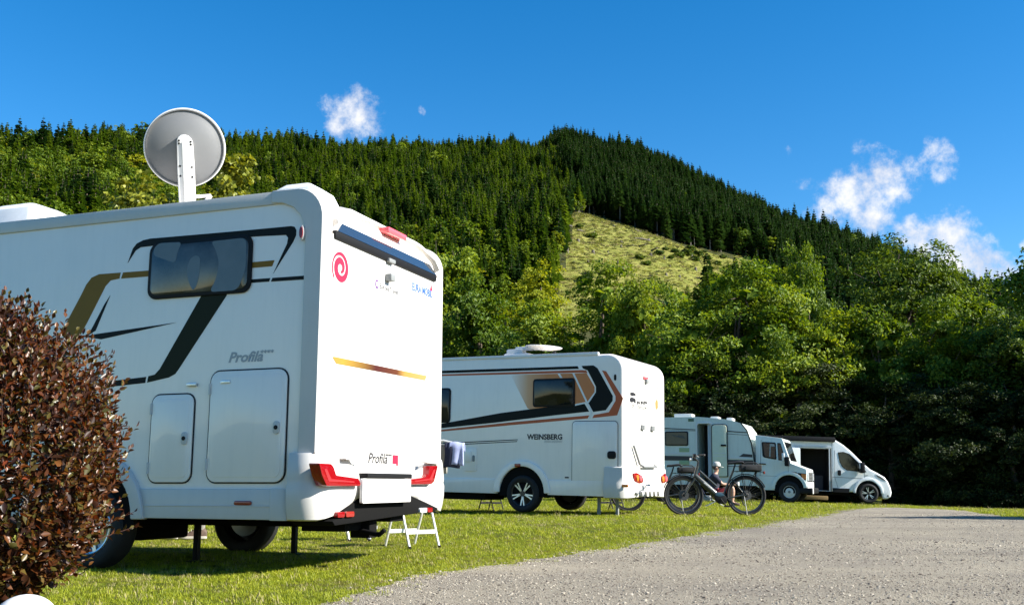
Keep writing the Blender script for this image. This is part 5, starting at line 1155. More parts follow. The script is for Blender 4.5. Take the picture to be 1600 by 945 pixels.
    sill = c2((280, 745), (150, 742)); body = prof + [p for p in arch if p[1] > .45] + [(sill[0][0] - .02, sill[0][1]), (sill[1][0], sill[1][1])]
    MB().prism(body, FS, .1, 2.03).obj('cab', M_CAB, root, bevel=.05, seg=3, bang=30)
    y0 = .1
    def k_(name, pts, m_, t=.006, r=0, d=None): q = c2(*pts, y=y0); return plate(name, fillet(q, r) if r else q, FS, y0 - t, y0 + .002, m_, d or root)
    ws = k_('door_window', ((135, 235), (285, 243), (292, 425), (160, 400), (145, 385)), M_BLACK, .008, .05); k_('pane', ((150, 248), (274, 254), (280, 410), (168, 388)), M_GLASSV, .012, .04, ws)
    k_('pale_pane_strip', ((222, 255), (270, 258), (273, 285), (232, 283), (228, 395), (215, 392)), mat('pale_grey_strip', (.3, .32, .31), .5), .0135, 0, ws)  # pale grey angular strip on the cab pane
    ws = k_('quarter_window', ((300, 246), (335, 250), (390, 436), (312, 430)), M_BLACK, .008, .03); k_('pane', ((307, 258), (331, 260), (378, 425), (318, 420)), M_GLASSV, .012, .02, ws)
    for pts in (((128, 215), (133, 215), (122, 590), (117, 590)), ((414, 470), (418, 470), (418, 600), (414, 600)), ((110, 588), (420, 602), (420, 605), (110, 592))): k_('door_gap', pts, M_GREY, .002)
    k_('door_handle', ((108, 460), (180, 464), (180, 475), (108, 471)), M_BLACK, .04, .01); k_('side_trim', ((440, 552), (508, 556), (508, 566), (440, 562)), M_BLACK, .012)
    k_('sill_crease', ((130, 672), (290, 676), (290, 682), (130, 680)), M_CAB, .01)
    mi = c2((385, 400), y=-.1)[0]; m_ = MB().box(mi[0] - .02, mi[0] + .12, -.22, -.0, mi[1] - .28, mi[1] + .02).obj('mirror', M_BLACK, root, bevel=.03); MB().box(mi[0] - .1, mi[0] - .02, -.2, -.04, mi[1] - .12, mi[1] + .14).obj('mirror_glass', M_CLEAR, m_, bevel=.02)
    # windscreen on the sloping front, bonnet nose with grille, lamps, bumper
    A, Bp = c2((352, 214))[0], c2((432, 452))[0]; nx = Vector((Bp[1]-A[1], A[0]-Bp[0])).normalized() * -1
    if nx.x < 0: nx = -nx
    def wsl(f, off): return (A[0] + (Bp[0]-A[0])*f + nx.x*off, A[1] + (Bp[1]-A[1])*f + nx.y*off)
    qs = [wsl(.08, .006), wsl(.94, .006), wsl(.94, .02), wsl(.08, .02)]; MB().prism(qs, FS, .26, 1.87).obj('windscreen', M_GLASS, root)
    nz_ = c2((606, 545))[0]; nx0 = nz_[0]
    g = plate('grille', rrect(.3, 1.83, nz_[1] - .32, nz_[1] - .03, .02), FR, nx0 - .02, nx0 + .02, M_BLACK, root)
    for k in range(6): MB().box(nx0 + .015, nx0 + .03, .55, 1.58, nz_[1] - .29 + k*.045, nz_[1] - .275 + k*.045).obj('grille_bar', M_GREY, g)
    for y in (.18, 1.62): h = plate('headlight', rrect(y, y + .32, nz_[1] - .3, nz_[1] - .05, .03), FR, nx0 - .01, nx0 + .035, M_CLEAR, root, .01)
    k_('lamp_surround', ((512, 562), (604, 572), (604, 640), (546, 632)), M_BLACK, .008); k_('indicator', ((556, 572), (604, 577), (604, 633), (562, 629)), M_AMBER, .02)
    plate('front_panel', rrect(.14, 1.99, nz_[1] - .62, nz_[1] - .34, .02), FR, nx0 - .05, nx0 + .02, M_WHITE, root, .01)
    q = c2((530, 715)); zb_ = q[0][1]; MB().box(q[0][0], nx0 + .16, .06, 2.07, zb_ - .2, zb_ - .02).obj('bumper', M_BLACK, root, bevel=.03)
    plate('bumper_end', rrect(.12, .4, zb_ - .2, zb_ - .02, .02), FR, nx0 + .15, nx0 + .175, M_WHITE, root)
    n = 16; out = [(wc[0] + .56*math.cos(t), wc[1] + .1 + .54*math.sin(t)) for t in np.linspace(.1, math.pi, n)]; inn = [(wc[0] + .46*math.cos(t), wc[1] + .08 + .46*math.sin(t)) for t in np.linspace(math.pi, .1, n)]
    plate('wheel_arch', out + inn, FS, .06, .12, M_CAB, root, .012); plate('arch_lining', [(wc[0] + .47*math.cos(t), wc[1] + .08 + .47*math.sin(t)) for t in np.linspace(-.3, math.pi + .2, 18)], FS, .092, .12, M_UNDER, root)
    for y, o_ in ((.165, -1), (1.965, 1)):
        wheel(root, (wc[0], y, .345), .345, .2, .2, 'cap', o_); wheel(root, (-.9, y - (.03 if o_ < 0 else -.03), .345), .345, .2, .2, 'cap', o_)
    MB().box(-3.0, nx0 - .2, .35, 1.8, .28, .55).obj('underbody', M_UNDER, root)
    MB().box(dl, dr, -.42, -.05, .0, .18).obj('entrance_step', M_GREY, root, bevel=.02)
build_motorhome_three()

# ------------------------------------------------------------------ white panel van with its sliding door open and an awning case
def build_van():
    root = vplace('camper_van', (8.3, 38.0, .19), 8, -2.2, True); F = Frame(root); S = F.side; tag(root, 'white panel van with its sliding door open and black awning case', 'van')
    c3 = lambda *q, y=0: [S(1270 + a*.13752, 670 + b*.13752, y) for a, b in q]; M_V = mat('van_white', (.72, .755, .765), .3, noise_amt=.02, coat=.5, dirt=((.5, .5, .48), .2)); M_INT = mat('van_interior', (.02, .02, .022), .9)
    W2 = 2.0; d0, d1 = S(1251, 730)[0], S(1299.5, 730)[0]; zt, zs = S(1275, 700)[1], S(1275, 766)[1]; rz = S(1303, 687)[1]; sz = .37
    pts = [S(*p) for p in ((1306, 687.5), (1318, 695), (1331, 706), (1347, 722), (1360, 733), (1371, 738.5), (1382, 745), (1387.5, 752), (1391.5, 761), (1393.5, 769), (1392, 776), (1387, 779))]
    wc = (S(1357, 773)[0], .345); arch = [(wc[0] + .44*math.cos(t), wc[1] + .02 + .46*math.sin(t)) for t in np.linspace(.0, math.pi, 14)]
    mb = MB(); cabp = [(d1, sz), (d1, rz)] + pts + [(wc[0] + .5, pts[-1][1] - .02)] + arch + [(wc[0] - .5, sz)]
    MB().prism(cabp, FS, 0, W2).obj('cab', M_V, root, bevel=.11, seg=4, bang=35)
    mb.prism([(d0, zt), (d0, rz), (d1, rz), (d1, zt)], FS, .02, W2); mb.prism([(d0, sz), (d0, zs), (d1, zs), (d1, sz)], FS, .02, W2); mb.prism([(-.9, sz), (-.9, rz), (d0, rz), (d0, sz)], FS, .02, W2); mb.box(d0, d1, 1.9, W2, zs, zt)
    mb.obj('body', M_V, root, ang=25)
    plate('interior_wall', [(d0, zs), (d1, zs), (d1, zt), (d0, zt)], FS, 1.3, 1.33, M_INT, root); MB().box(d1 - .03, d1 - .005, .15, 1.3, zs, zt).obj('interior_side', M_INT, root); MB().box(d0 + .005, d0 + .03, .15, 1.3, zs, zt).obj('interior_side', M_INT, root); MB().box(d0 + .03, d1 - .03, .1, 1.3, zs, zs + .02).obj('floor_mat', M_GREY, root)
    plate('seat_bench', rrect(d0 + .2, d0 + .9, zs + .02, zs + .55, .06), FS, .8, 1.28, mat('bench_fabric', (.06, .06, .07), .9), root, .03)
    plate('slide_rail', [(d0 - .2, zt + .03), (d1 + .02, zt + .03), (d1 + .02, zt + .08), (d0 - .2, zt + .08)], FS, -.01, .03, M_GREYW, root)
    plate('door_pillar', [(d1 - .09, zs), (d1 - .05, zs), (d1 - .05, zt), (d1 - .09, zt)], FS, -.005, .06, M_GREYW, root)
    sd = plate('sliding_door', rrect(d0 - 1.25, d0 - .02, zs - .08, zt + .02, .05), FS, -.09, -.03, M_V, root, .02)
    aw = MB().box(d0 - 2.6, d1 + .12, -.14, .04, rz - .08, rz + .09).obj('awning_case', M_BLACK, root, bevel=.03); MB().box(d0 - 2.5, d1, .05, .5, rz + .0, rz + .05).obj('roof_rail', M_GREYW, root)
    def k_(name, pts, m_, t=.006, r=0, d=None, t0=-.002): q = c3(*pts); return plate(name, fillet(q, r) if r else q, FS, -t, -t0, m_, d or root)
    w = k_('door_window', ((284, 264), (345, 258), (418, 283), (530, 388), (612, 490), (500, 482), (385, 468), (335, 432), (303, 372)), M_BLACK, .006, .03); k_('pane', ((292, 270), (345, 266), (414, 290), (524, 394), (598, 484), (500, 475), (388, 461), (342, 428), (310, 370)), M_GLASS, .009, .03, w)
    for pts_ in (((246, 240), (250, 240), (250, 540), (288, 665), (284, 665), (246, 545)), ((586, 495), (590, 495), (592, 612), (588, 612)), ((222, 541), (592, 560), (592, 566), (222, 547))): k_('door_gap', pts_, M_GREY, .0025)
    k_('door_handle', ((282, 468), (300, 464), (320, 470), (320, 525), (300, 530), (282, 522)), M_BLACK, .02, .04); k_('side_moulding', ((225, 668), (418, 676), (410, 724), (228, 714)), M_BLACK, .025, .02); k_('badge', ((600, 520), (628, 522), (628, 527), (600, 525)), M_GREY, .008)
    q = c3((545, 445), y=-.1)[0]; m_ = MB().box(q[0] - .05, q[0] + .12, -.28, -.02, q[1] - .17, q[1] + .2).obj('mirror', M_BLACK, root, bevel=.05); MB().box(q[0] - .06, q[0] - .03, -.26, -.05, q[1] - .02, q[1] + .17).obj('mirror_glass', M_CLEAR, m_, bevel=.02)
    # windscreen and bonnet line
    A, Bp = pts[1], pts[4]; nx = Vector((A[1]-Bp[1], Bp[0]-A[0])).normalized(); f = lambda k, o: (A[0] + (Bp[0]-A[0])*k + nx.x*o, A[1] + (Bp[1]-A[1])*k + nx.y*o)
    MB().prism([f(.05, .004), f(.98, .004), f(.98, .016), f(.05, .016)], FS, .2, 1.8).obj('windscreen', M_GLASS, root)
    for y0_, y1_ in ((-.0, .36), (1.64, W2)):
        qa = c3((715, 515), (770, 540), (835, 590), (800, 580), (735, 545)); MB().prism([(a + .0, b - .0) for a, b in qa], FS, y0_ - .008, y1_).obj('headlight', M_HEAD, root)
    q = c3((842, 745), (885, 770)); MB().box(q[0][0], q[1][0] - .05, -.006, .1, q[1][1], q[0][1]).obj('fog_lamp', M_GREY, root, bevel=.02)
    n = 16; out = [(wc[0] + .52*math.cos(t), wc[1] + .02 + .54*math.sin(t)) for t in np.linspace(0, math.pi, n)]; inn = [(wc[0] + .43*math.cos(t), wc[1] + .45*math.sin(t)) for t in np.linspace(math.pi, 0, n)]
    plate('wheel_arch', out + inn, FS, -.03, .04, M_V, root, .015); plate('arch_lining', [(wc[0] + .44*math.cos(t), wc[1] + .46*math.sin(t)) for t in np.linspace(-.2, math.pi + .2, 18)], FS, -.004, .02, M_UNDER, root)
    for y, o_ in ((.07, -1), (W2 - .07, 1)): wheel(root, (wc[0], y, .345), .345, .225, .23, 'split', o_, .5); wheel(root, (.35, y, .345), .345, .225, .23, 'split', o_, .5)
    MB().box(-.8, pts[-1][0] - .3, .25, 1.75, .25, .42).obj('underbody', M_UNDER, root)
    MB().box(d0 + .1, d1 - .2, -.42, -.1, .06, .2).obj('entrance_step', mat('ochre_step', (.2, .13, .05), .8), root, bevel=.02)
M_HEAD = mat('headlamp_glass', (.06, .07, .08), .08, coat=.6)
build_van()
# ------------------------------------------------------------------ electric bicycles
M_FRAME = mat('bike_frame', (.03, .034, .03), .35, coat=.3); M_SAD = mat('saddle', (.015, .015, .016), .6); M_BAG = mat('bag_cloth', (.016, .017, .018), .85, noise_amt=.2, noise_scale=30); M_STEEL = mat('steel', (.5, .5, .5), .3, .9)
def make_bicycle(name, loc, rz, label, bag=True):
    root = empty(name, loc, (0, 0, rz)); tag(root, label, 'bicycle', None)
    RW = .362; hubs = [Vector((0, 0, RW)), Vector((1.14, 0, RW))]; bb = Vector((.45, 0, .30)); seat = Vector((.22, 0, .80)); ht0 = Vector((.93, 0, .70)); ht1 = Vector((.865, 0, .90))
    for i, h in enumerate(hubs):
        w = MB().ring(h, (0, 1, 0), RW - .023, .023, 48, 10).obj('wheel', M_TYRE, root, ang=60)
        MB().lathe(h, (0, 1, 0), [(RW-.075, -.012), (RW-.052, -.015), (RW-.046, -.010), (RW-.046, .010), (RW-.052, .015), (RW-.075, .012), (RW-.078, 0), (RW-.075, -.012)], 48).obj('rim', M_RIMB if bag else M_ALU, w)
        mb = MB()
        for k in range(28):
            a = 2*math.pi*k/28; s = .028 if k % 2 else -.028; b = a + (.35 if k % 4 < 2 else -.35); mb.tube([h + Vector((.022*math.cos(b), s, .022*math.sin(b))), h + Vector(((RW-.07)*math.cos(a), 0, (RW-.07)*math.sin(a)))], .0016, 3, cap=False)
        mb.obj('spokes', M_DGREY, w, merge=False); MB().tube([h + Vector((0, -.055, 0)), h + Vector((0, .055, 0))], .022, 12).obj('hub', M_BLACK, w)
        MB().lathe(h + Vector((0, .035, 0)), (0, 1, 0), [(.045, 0), (.09, 0), (.09, .003), (.045, .003), (.045, 0)], 28).obj('brake_disc', M_DGREY, w)
        a0, a1 = (-.35, 2.75) if i == 0 else (.35, 2.5)
        rings = []
        for t in np.linspace(a0, a1, 22):
            d = Vector((math.cos(t), 0, math.sin(t))); rings.append([h + d*(RW+.012) + Vector((0, -.034, 0)), h + d*(RW+.028), h + d*(RW+.012) + Vector((0, .034, 0)), h + d*(RW+.022)])
        MB().loft(rings, True, True).obj('mudguard', M_BLACK, root)
    mb = MB(); mb.tube([bb + Vector((-.02, 0, .02)), bb.lerp(seat, .5), seat], .02, 10); mb.tube([ht0, ht1], .026, 12); mb.tube([bb + Vector((.08, 0, .22)), ht1 + Vector((-.03, 0, -.1))], .02, 10)
    for s in (-1, 1):
        mb.tube([bb + Vector((-.05, s*.04, 0)), hubs[0] + Vector((.12, s*.06, -.01)), hubs[0] + Vector((0, s*.066, 0))], .012, 8); mb.tube([seat + Vector((.02, s*.02, -.16)), hubs[0] + Vector((0, s*.066, .0))], .009, 8)
    mb.obj('frame', M_FRAME, root)
    d = MB(); rings = []
    for f, w_, h_ in ((0, .04, .05), (.1, .048, .06), (.55, .045, .055), (.92, .036, .045), (1, .03, .04)):
        c = (bb + Vector((.09, 0, .06))).lerp(ht0 + Vector((-.01, 0, .02)), f); ax = (ht0 - bb).normalized(); up = Vector((-ax.z, 0, ax.x)); rings.append([c + up*h_*math.sin(t) + Vector((0, w_*math.cos(t), 0)) for t in np.linspace(0, 6.283, 13)[:-1]])
    dt_ = d.loft(rings, True, True).obj('down_tube', M_FRAME, root, ang=50)
    c0 = (bb + Vector((.09, 0, .06))).lerp(ht0, .25); ax = (ht0 - bb).normalized(); up = Vector((-ax.z, 0, ax.x))
    text('lettering', 'CUBE', M_GREYW, dt_, c0 + Vector((0, .05, 0)) + up*.02, -ax * -1 if False else -(-ax), up, width=.2, height=.032, bold=.03)
    MB().prism(fillet([(.36, .22), (.36, .33), (.44, .40), (.56, .42), (.60, .34), (.54, .23), (.45, .2)], .04), FS, -.06, .06).obj('motor', M_BLACK, root, bevel=.015)
    plate('motor_cover', fillet([(.40, .355), (.44, .40), (.555, .415), (.58, .36), (.5, .34)], .02), FS, -.064, .064, mat('blue_cover', (.03, .075, .11), .4), root, .004)
    fk = MB(); fk.tube([ht0 + Vector((.005, 0, -.02)), ht0 + Vector((.012, 0, -.06))], .03, 10)
    for s in (-1, 1): fk.tube([ht0 + Vector((.012, s*.062, -.05)), hubs[1].lerp(ht0, .45) + Vector((.0, s*.064, 0)), hubs[1] + Vector((-.01, s*.066, 0))], [.017, .019, .014], 8)
    fk.tube([ht0 + Vector((.012, -.062, -.05)), ht0 + Vector((.012, .062, -.05))], .02, 8); fk.obj('fork', M_FRAME, root)
    st = MB().tube([ht1, ht1 + Vector((-.01, 0, .07)), ht1 + Vector((.05, 0, .13))], .018, 8).obj('stem', M_BLACK, root)
    hb_c = ht1 + Vector((.05, 0, .14)); hb = MB().tube([hb_c + Vector((-.09, .33, .04)), hb_c + Vector((-.02, .2, .04)), hb_c, hb_c + Vector((-.02, -.2, .04)), hb_c + Vector((-.09, -.33, .04))], .012, 8).obj('handlebar', M_BLACK, root)
    for s in (-1, 1):
        MB().tube([hb_c + Vector((-.115, s*.37, .04)), hb_c + Vector((-.05, s*.245, .04))], .018, 8).obj('grip', M_SAD, hb); MB().tube([hb_c + Vector((.0, s*.22, .03)), hb_c + Vector((-.02, s*.34, .0))], .006, 6).obj('brake_lever', M_STEEL, hb)
    MB().box(hb_c.x - .02, hb_c.x + .03, -.04, .04, hb_c.z + .01, hb_c.z + .07).obj('display', M_BLACK, hb, bevel=.01); MB().lathe(hb_c + Vector((.05, 0, -.03)), (1, 0, 0), [(.001, 0), (.025, 0), (.03, .04), (.001, .045)], 14).obj('front_light', M_CLEAR, hb)
    MB().tube([seat, seat + Vector((-.04, 0, .12))], .014, 8).obj('seat_post', M_BLACK, root)
    s0 = seat + Vector((-.05, 0, .13)); rings = []
    for x, w_, z in ((-.14, .075, .02), (-.1, .085, .03), (-.02, .06, .022), (.06, .028, .012), (.13, .02, .01), (.15, .012, .0)): rings.append([s0 + Vector((x, w_*math.cos(t), z + .025*math.sin(t))) for t in np.linspace(0, 6.283, 13)[:-1]])
    MB().loft(rings, True, True).obj('saddle', M_SAD, root, ang=60)
    z = RW*2 + .06; mb = MB()
    for s in (-1, 1):
        mb.tube([(.2, s*.055, z + .01), (-.32, s*.06, z)], .007, 6); mb.tube([(-.2, s*.06, z), (-.01, s*.075, RW + .02)], .007, 6); mb.tube([(.06, s*.058, z), (.01, s*.075, RW + .03)], .006, 6)
    for x in (-.32, -.15, .02, .15): mb.tube([(x, -.06, z), (x, .06, z)], .006, 6)
    rk = mb.obj('rack', M_BLACK, root); MB().box(-.355, -.33, -.035, .035, z - .04, z + .01).obj('rear_light', M_DRED, rk, bevel=.006)
    if bag:
        b = MB().box(-.29, .1, -.1, .1, z + .01, z + .13).obj('rack_bag', M_BAG, root, bevel=.03, seg=3); MB().tube([(-.25, 0, z + .13), (-.2, 0, z + .16), (-.02, 0, z + .165), (.04, 0, z + .13)], .012, 8).obj('carry_handle', M_BAG, b); MB().box(-.2, .02, .1, .125, z + .03, z + .1).obj('pocket', M_BAG, b, bevel=.01)
    for s, a in ((1, -2.2), (-1, .94)):
        p0 = bb + Vector((.03, s*.075, .0)); p1 = p0 + Vector((.165*math.cos(a), s*.02, .165*math.sin(a))); c = MB().tube([p0, p1], [.014, .010], 8).obj('crank', M_BLACK, root); MB().box(p1.x - .05, p1.x + .05, min(p1.y, p1.y + s*.1), max(p1.y, p1.y + s*.1), p1.z - .012, p1.z + .012).obj('pedal', M_BLACK, c, bevel=.006)
    MB().lathe(bb + Vector((.03, -.07, 0)), (0, 1, 0), [(.06, 0), (.085, 0), (.085, .006), (.06, .006), (.06, 0)], 28).obj('chainring', M_DGREY, root)
    mb = MB(); mb.tube([hubs[0] + Vector((.02, -.06, -.02)), hubs[0] + Vector((.06, -.07, -.1)), hubs[0] + Vector((.02, -.07, -.19))], .014, 6); mb.lathe(hubs[0] + Vector((0, -.05, 0)), (0, 1, 0), [(.001, 0), (.08, 0), (.05, .02), (.001, .03)], 20); mb.obj('derailleur', M_DGREY, root)
    MB().tube([hubs[0] + Vector((.05, .07, -.02)), (.03, .17, .015), (.0, .18, .008)], .007, 6).obj('kickstand', M_GREY, root)
    return root
p = ground_px(1167, 805); make_bicycle('bicycle', (p.x, p.y, p.z), math.pi + .0, 'dark electric bicycle on its stand, whole, in front of the old motorhome')
make_bicycle('bicycle', (3.56, 21.9, gzf(3.5, 21.9)), math.pi - .02, 'dark electric bicycle half hidden behind the rear of the orange striped motorhome')

# ------------------------------------------------------------------ folding seats, steps, towel, shoes
M_CANVAS = mat('beige_canvas', (.33, .31, .27), .85, noise_amt=.08, noise_scale=20); M_NAVY = mat('navy_cloth', (.02, .024, .05), .85, noise_amt=.15, noise_scale=20); M_ALUW = mat('pale_aluminium', (.7, .7, .68), .4, .35)
def frame_stool(name, loc, rz, w, h, spread, m, label, cat, group=None, top=True, inward=0.0, r=.013):
    root = empty(name, loc, (0, 0, rz)); tag(root, label, cat, group)
    for s in (-1, 1):
        f = MB()
        for k in (-1, 1): f.tube([(k*w, s*.04, h), (k*(w - inward), s*spread, .0)], r, 8)
        f.box(-w + .0, w - .0, s*(.04 + (spread-.04)*.66) - .008, s*(.04 + (spread-.04)*.66) + .008, h*.30, h*.38)
        f.obj('leg_frame', m, root)
        for k in (-1, 1): MB().tube([(k*(w - inward), s*spread, .0), (k*(w - inward), s*(spread+.004), .025)], r*1.35, 8).obj('rubber_foot', M_BLACK, root.children[-1])
    if top: MB().box(-w - .02, w + .02, -.14, .14, h - .02, h + .02).obj('seat', M_CANVAS if m != M_BLACK else M_BLACK, root, bevel=.01)
    return root
frame_stool('step_stool', (-1.04, 11.03, gzf(-1, 11)), R(38), .18, .48, .24, M_ALUW, 'pale aluminium folding step stool on the grass just right of the big motorhome rear', 'step stool')
frame_stool('camping_stool', (-1.72, 11.9, gzf(-1.7, 11.9)), R(12), .2, .44, .1, M_ALUW, 'pale aluminium camping stool seen below the tow bar of the big motorhome', 'camping stool', inward=.09)
frame_stool('folding_step', (-.45, 22.6, gzf(-.4, 22.6)), R(50), .16, .5, .22, M_BLACK, 'black folding step seen under the orange striped motorhome, left of its wheel', 'folding step')
frame_stool('folding_step', (2.15, 22.9, gzf(2, 22.9)), R(48), .2, .5, .22, M_BLACK, 'black folding step seen under the rear end of the orange striped motorhome', 'folding step')
for i, (px, py, lb) in enumerate(((1267, 782.5, 'small white folding stool by the front bumper of the old boxy motorhome'), (1180, 779, 'small white folding stool seen through the rear wheel of the whole bicycle'))):
    q = ground_px(px, py); frame_stool('folding_stool', (q.x, q.y, gzf(q.x, q.y)), R(90 if i == 0 else 80), .13, .27, .12, M_WHITE, lb, 'folding stool', r=.016)
def camp_chair(name, loc, rz, label, seat_m, back_m):
    root = empty(name, loc, (0, 0, rz)); tag(root, label, 'camping chair')
    for k in (-1, 1):
        MB().tube([(.26, k*.25, .0), (-.24, k*.25, .46), (-.3, k*.25, .52)], .013, 8).obj('leg', M_ALUW, root); MB().tube([(-.3, k*.25, .0), (.26, k*.25, .44)], .013, 8).obj('leg', M_ALUW, root); MB().box(-.26, .24, k*.27 - .03, k*.27 + .03, .62, .645).obj('armrest', M_GREY, root, bevel=.01)
        MB().tube([(.24, k*.25, .44), (.22, k*.27, .63)], .012, 8).obj('arm_post', M_ALUW, root)
    rg_ = np.linspace(0, 1, 7); MB().loft([[(.25 - .5*f, -.24, .45 - .05*math.sin(f*3.14)), (.25 - .5*f, .24, .45 - .05*math.sin(f*3.14)), (.25 - .5*f, .24, .42 - .05*math.sin(f*3.14)), (.25 - .5*f, -.24, .42 - .05*math.sin(f*3.14))] for f in rg_], True, True).obj('seat', seat_m, root)
    MB().prism(fillet([(-.25, .42), (-.25, 1.1), (.25, 1.1), (.25, .42)], [.02, .1, .1, .02]), lambda a, b, t: (-.24 - (b - .42)*.32 - t, a, b), 0, .045).obj('backrest', back_m, root, bevel=.015)
    MB().prism(fillet([(-.22, .97), (-.22, 1.14), (.22, 1.14), (.22, .97)], .07), lambda a, b, t: (-.21 - (b - .42)*.32 + t, a, b), 0, .07).obj('head_cushion', M_CANVAS, root, bevel=.02)
    return root
def towel(name, loc, rz, w, h, m, label, cat, thick=.014, fold=.4):
    root_rg = np.random.default_rng(int(h*100)); n = 10; P = []; back = []
    rings = []
    for i in range(13):
        f = i/12; s = -fold*h + (1+fold)*h*f; row = []
        for k in range(n + 1):
            u = k/n; x = (u - .5)*w*(1 + .08*max(0, s)/h); z = -abs(s) if s >= 0 else -abs(s); y = (-.035 if s > 0 else .035) * min(1, abs(s)/.03) + .012*math.sin(u*9 + s*6) * min(1, abs(s)*6); row.append(Vector((x, y, z + .006*math.sin(u*5))))
        rings.append(row)
    mb = MB(); mb.loft(rings, False); me = mb.mesh(name, m, ang=180, merge=False)
    o = link_mesh(name, me, None, loc, (0, 0, rz)); md = o.modifiers.new('thickness', 'SOLIDIFY'); md.thickness = thick; tag(o, label, cat); return o
# a drying rail clamped to the far wall of the big motorhome, with things hung over it
rl = empty('drying_rail', (-.60, 10.35, .0)); tag(rl, 'curved pale drying rail sticking out beside the right rear of the big motorhome', 'drying rail')
MB().tube([(-.55, .12, 1.0), (-.3, .06, 1.085), (-.08, .02, 1.10), (.02, .0, 1.075)], .014, 8).obj('rail', M_ALUW, rl); MB().box(-.58, -.54, .05, .2, .9, 1.08).obj('clamp', M_GREY, rl, bevel=.01)
towel('cloth', (-.73, 10.41, 1.085), R(-8), .16, .30, M_CANVAS, 'beige cloth hanging over the rail close to the big motorhome wall', 'cloth', .02)
towel('trunks', (-.585, 10.36, 1.07), R(-8), .15, .235, M_NAVY, 'dark navy swimming trunks hanging on the rail under the light blue towel', 'trunks', .03)
towel('towel', (-.545, 10.335, 1.085), R(-8), .145, .225, mat('blue_towel', (.3, .34, .52), .95, noise_amt=.1, noise_scale=25), 'light blue towel hanging over the end of the rail beside the big motorhome', 'towel')
M_SHOE = mat('brown_suede', (.09, .06, .045), .8, noise_amt=.25, noise_scale=40); M_SOLE = mat('pale_sole', (.4, .38, .33), .8)
def shoe(loc, rz, label):
    root = empty('hiking_shoe', loc, (0, 0, rz)); tag(root, label, 'shoe')
    sec = [(-.14, .035, .09), (-.11, .042, .13), (-.05, .042, .13), (.0, .043, .105), (.06, .048, .075), (.11, .047, .058), (.15, .03, .045), (.16, .012, .035)]
    MB().loft([[(x, w_*math.cos(t), .025 + (h_-.025)*max(0, math.sin(t))) for t in np.linspace(0, math.pi, 9)] for x, w_, h_ in sec], True, True).obj('upper', M_SHOE, root, ang=60)
    MB().prism([(x, w_*1.08) for x, w_, h_ in sec] + [(x, -w_*1.08) for x, w_, h_ in sec[::-1]], lambda a, b, t: (a, b, t), 0, .03).obj('sole', M_SOLE, root, bevel=.006)
    MB().tube([(-.08, 0, .1), (-.085, 0, .19), (-.09, 0, .24)], [.036, .04, .042], 10).obj('sock', mat('grey_sock', (.2, .19, .17), .9), root)
    mb = MB()
    for x in (-.03, .0, .03, .06): mb.tube([(x, -.03, .1 - x*.55), (x, 0, .118 - x*.6), (x, .03, .1 - x*.55)], .004, 5)
    mb.obj('laces', M_CANVAS, root)
for px, rz, lb in ((283, 2.9, 'brown hiking shoe standing on the sunlit grass under the big motorhome, left one'), (322, 3.3, 'brown hiking shoe standing on the sunlit grass under the big motorhome, right one')):
    d_ = 12.0; x = (px - CXP)/FPX*d_*1.0155; shoe((x, d_, gzf(x, d_) + .015), rz, lb)

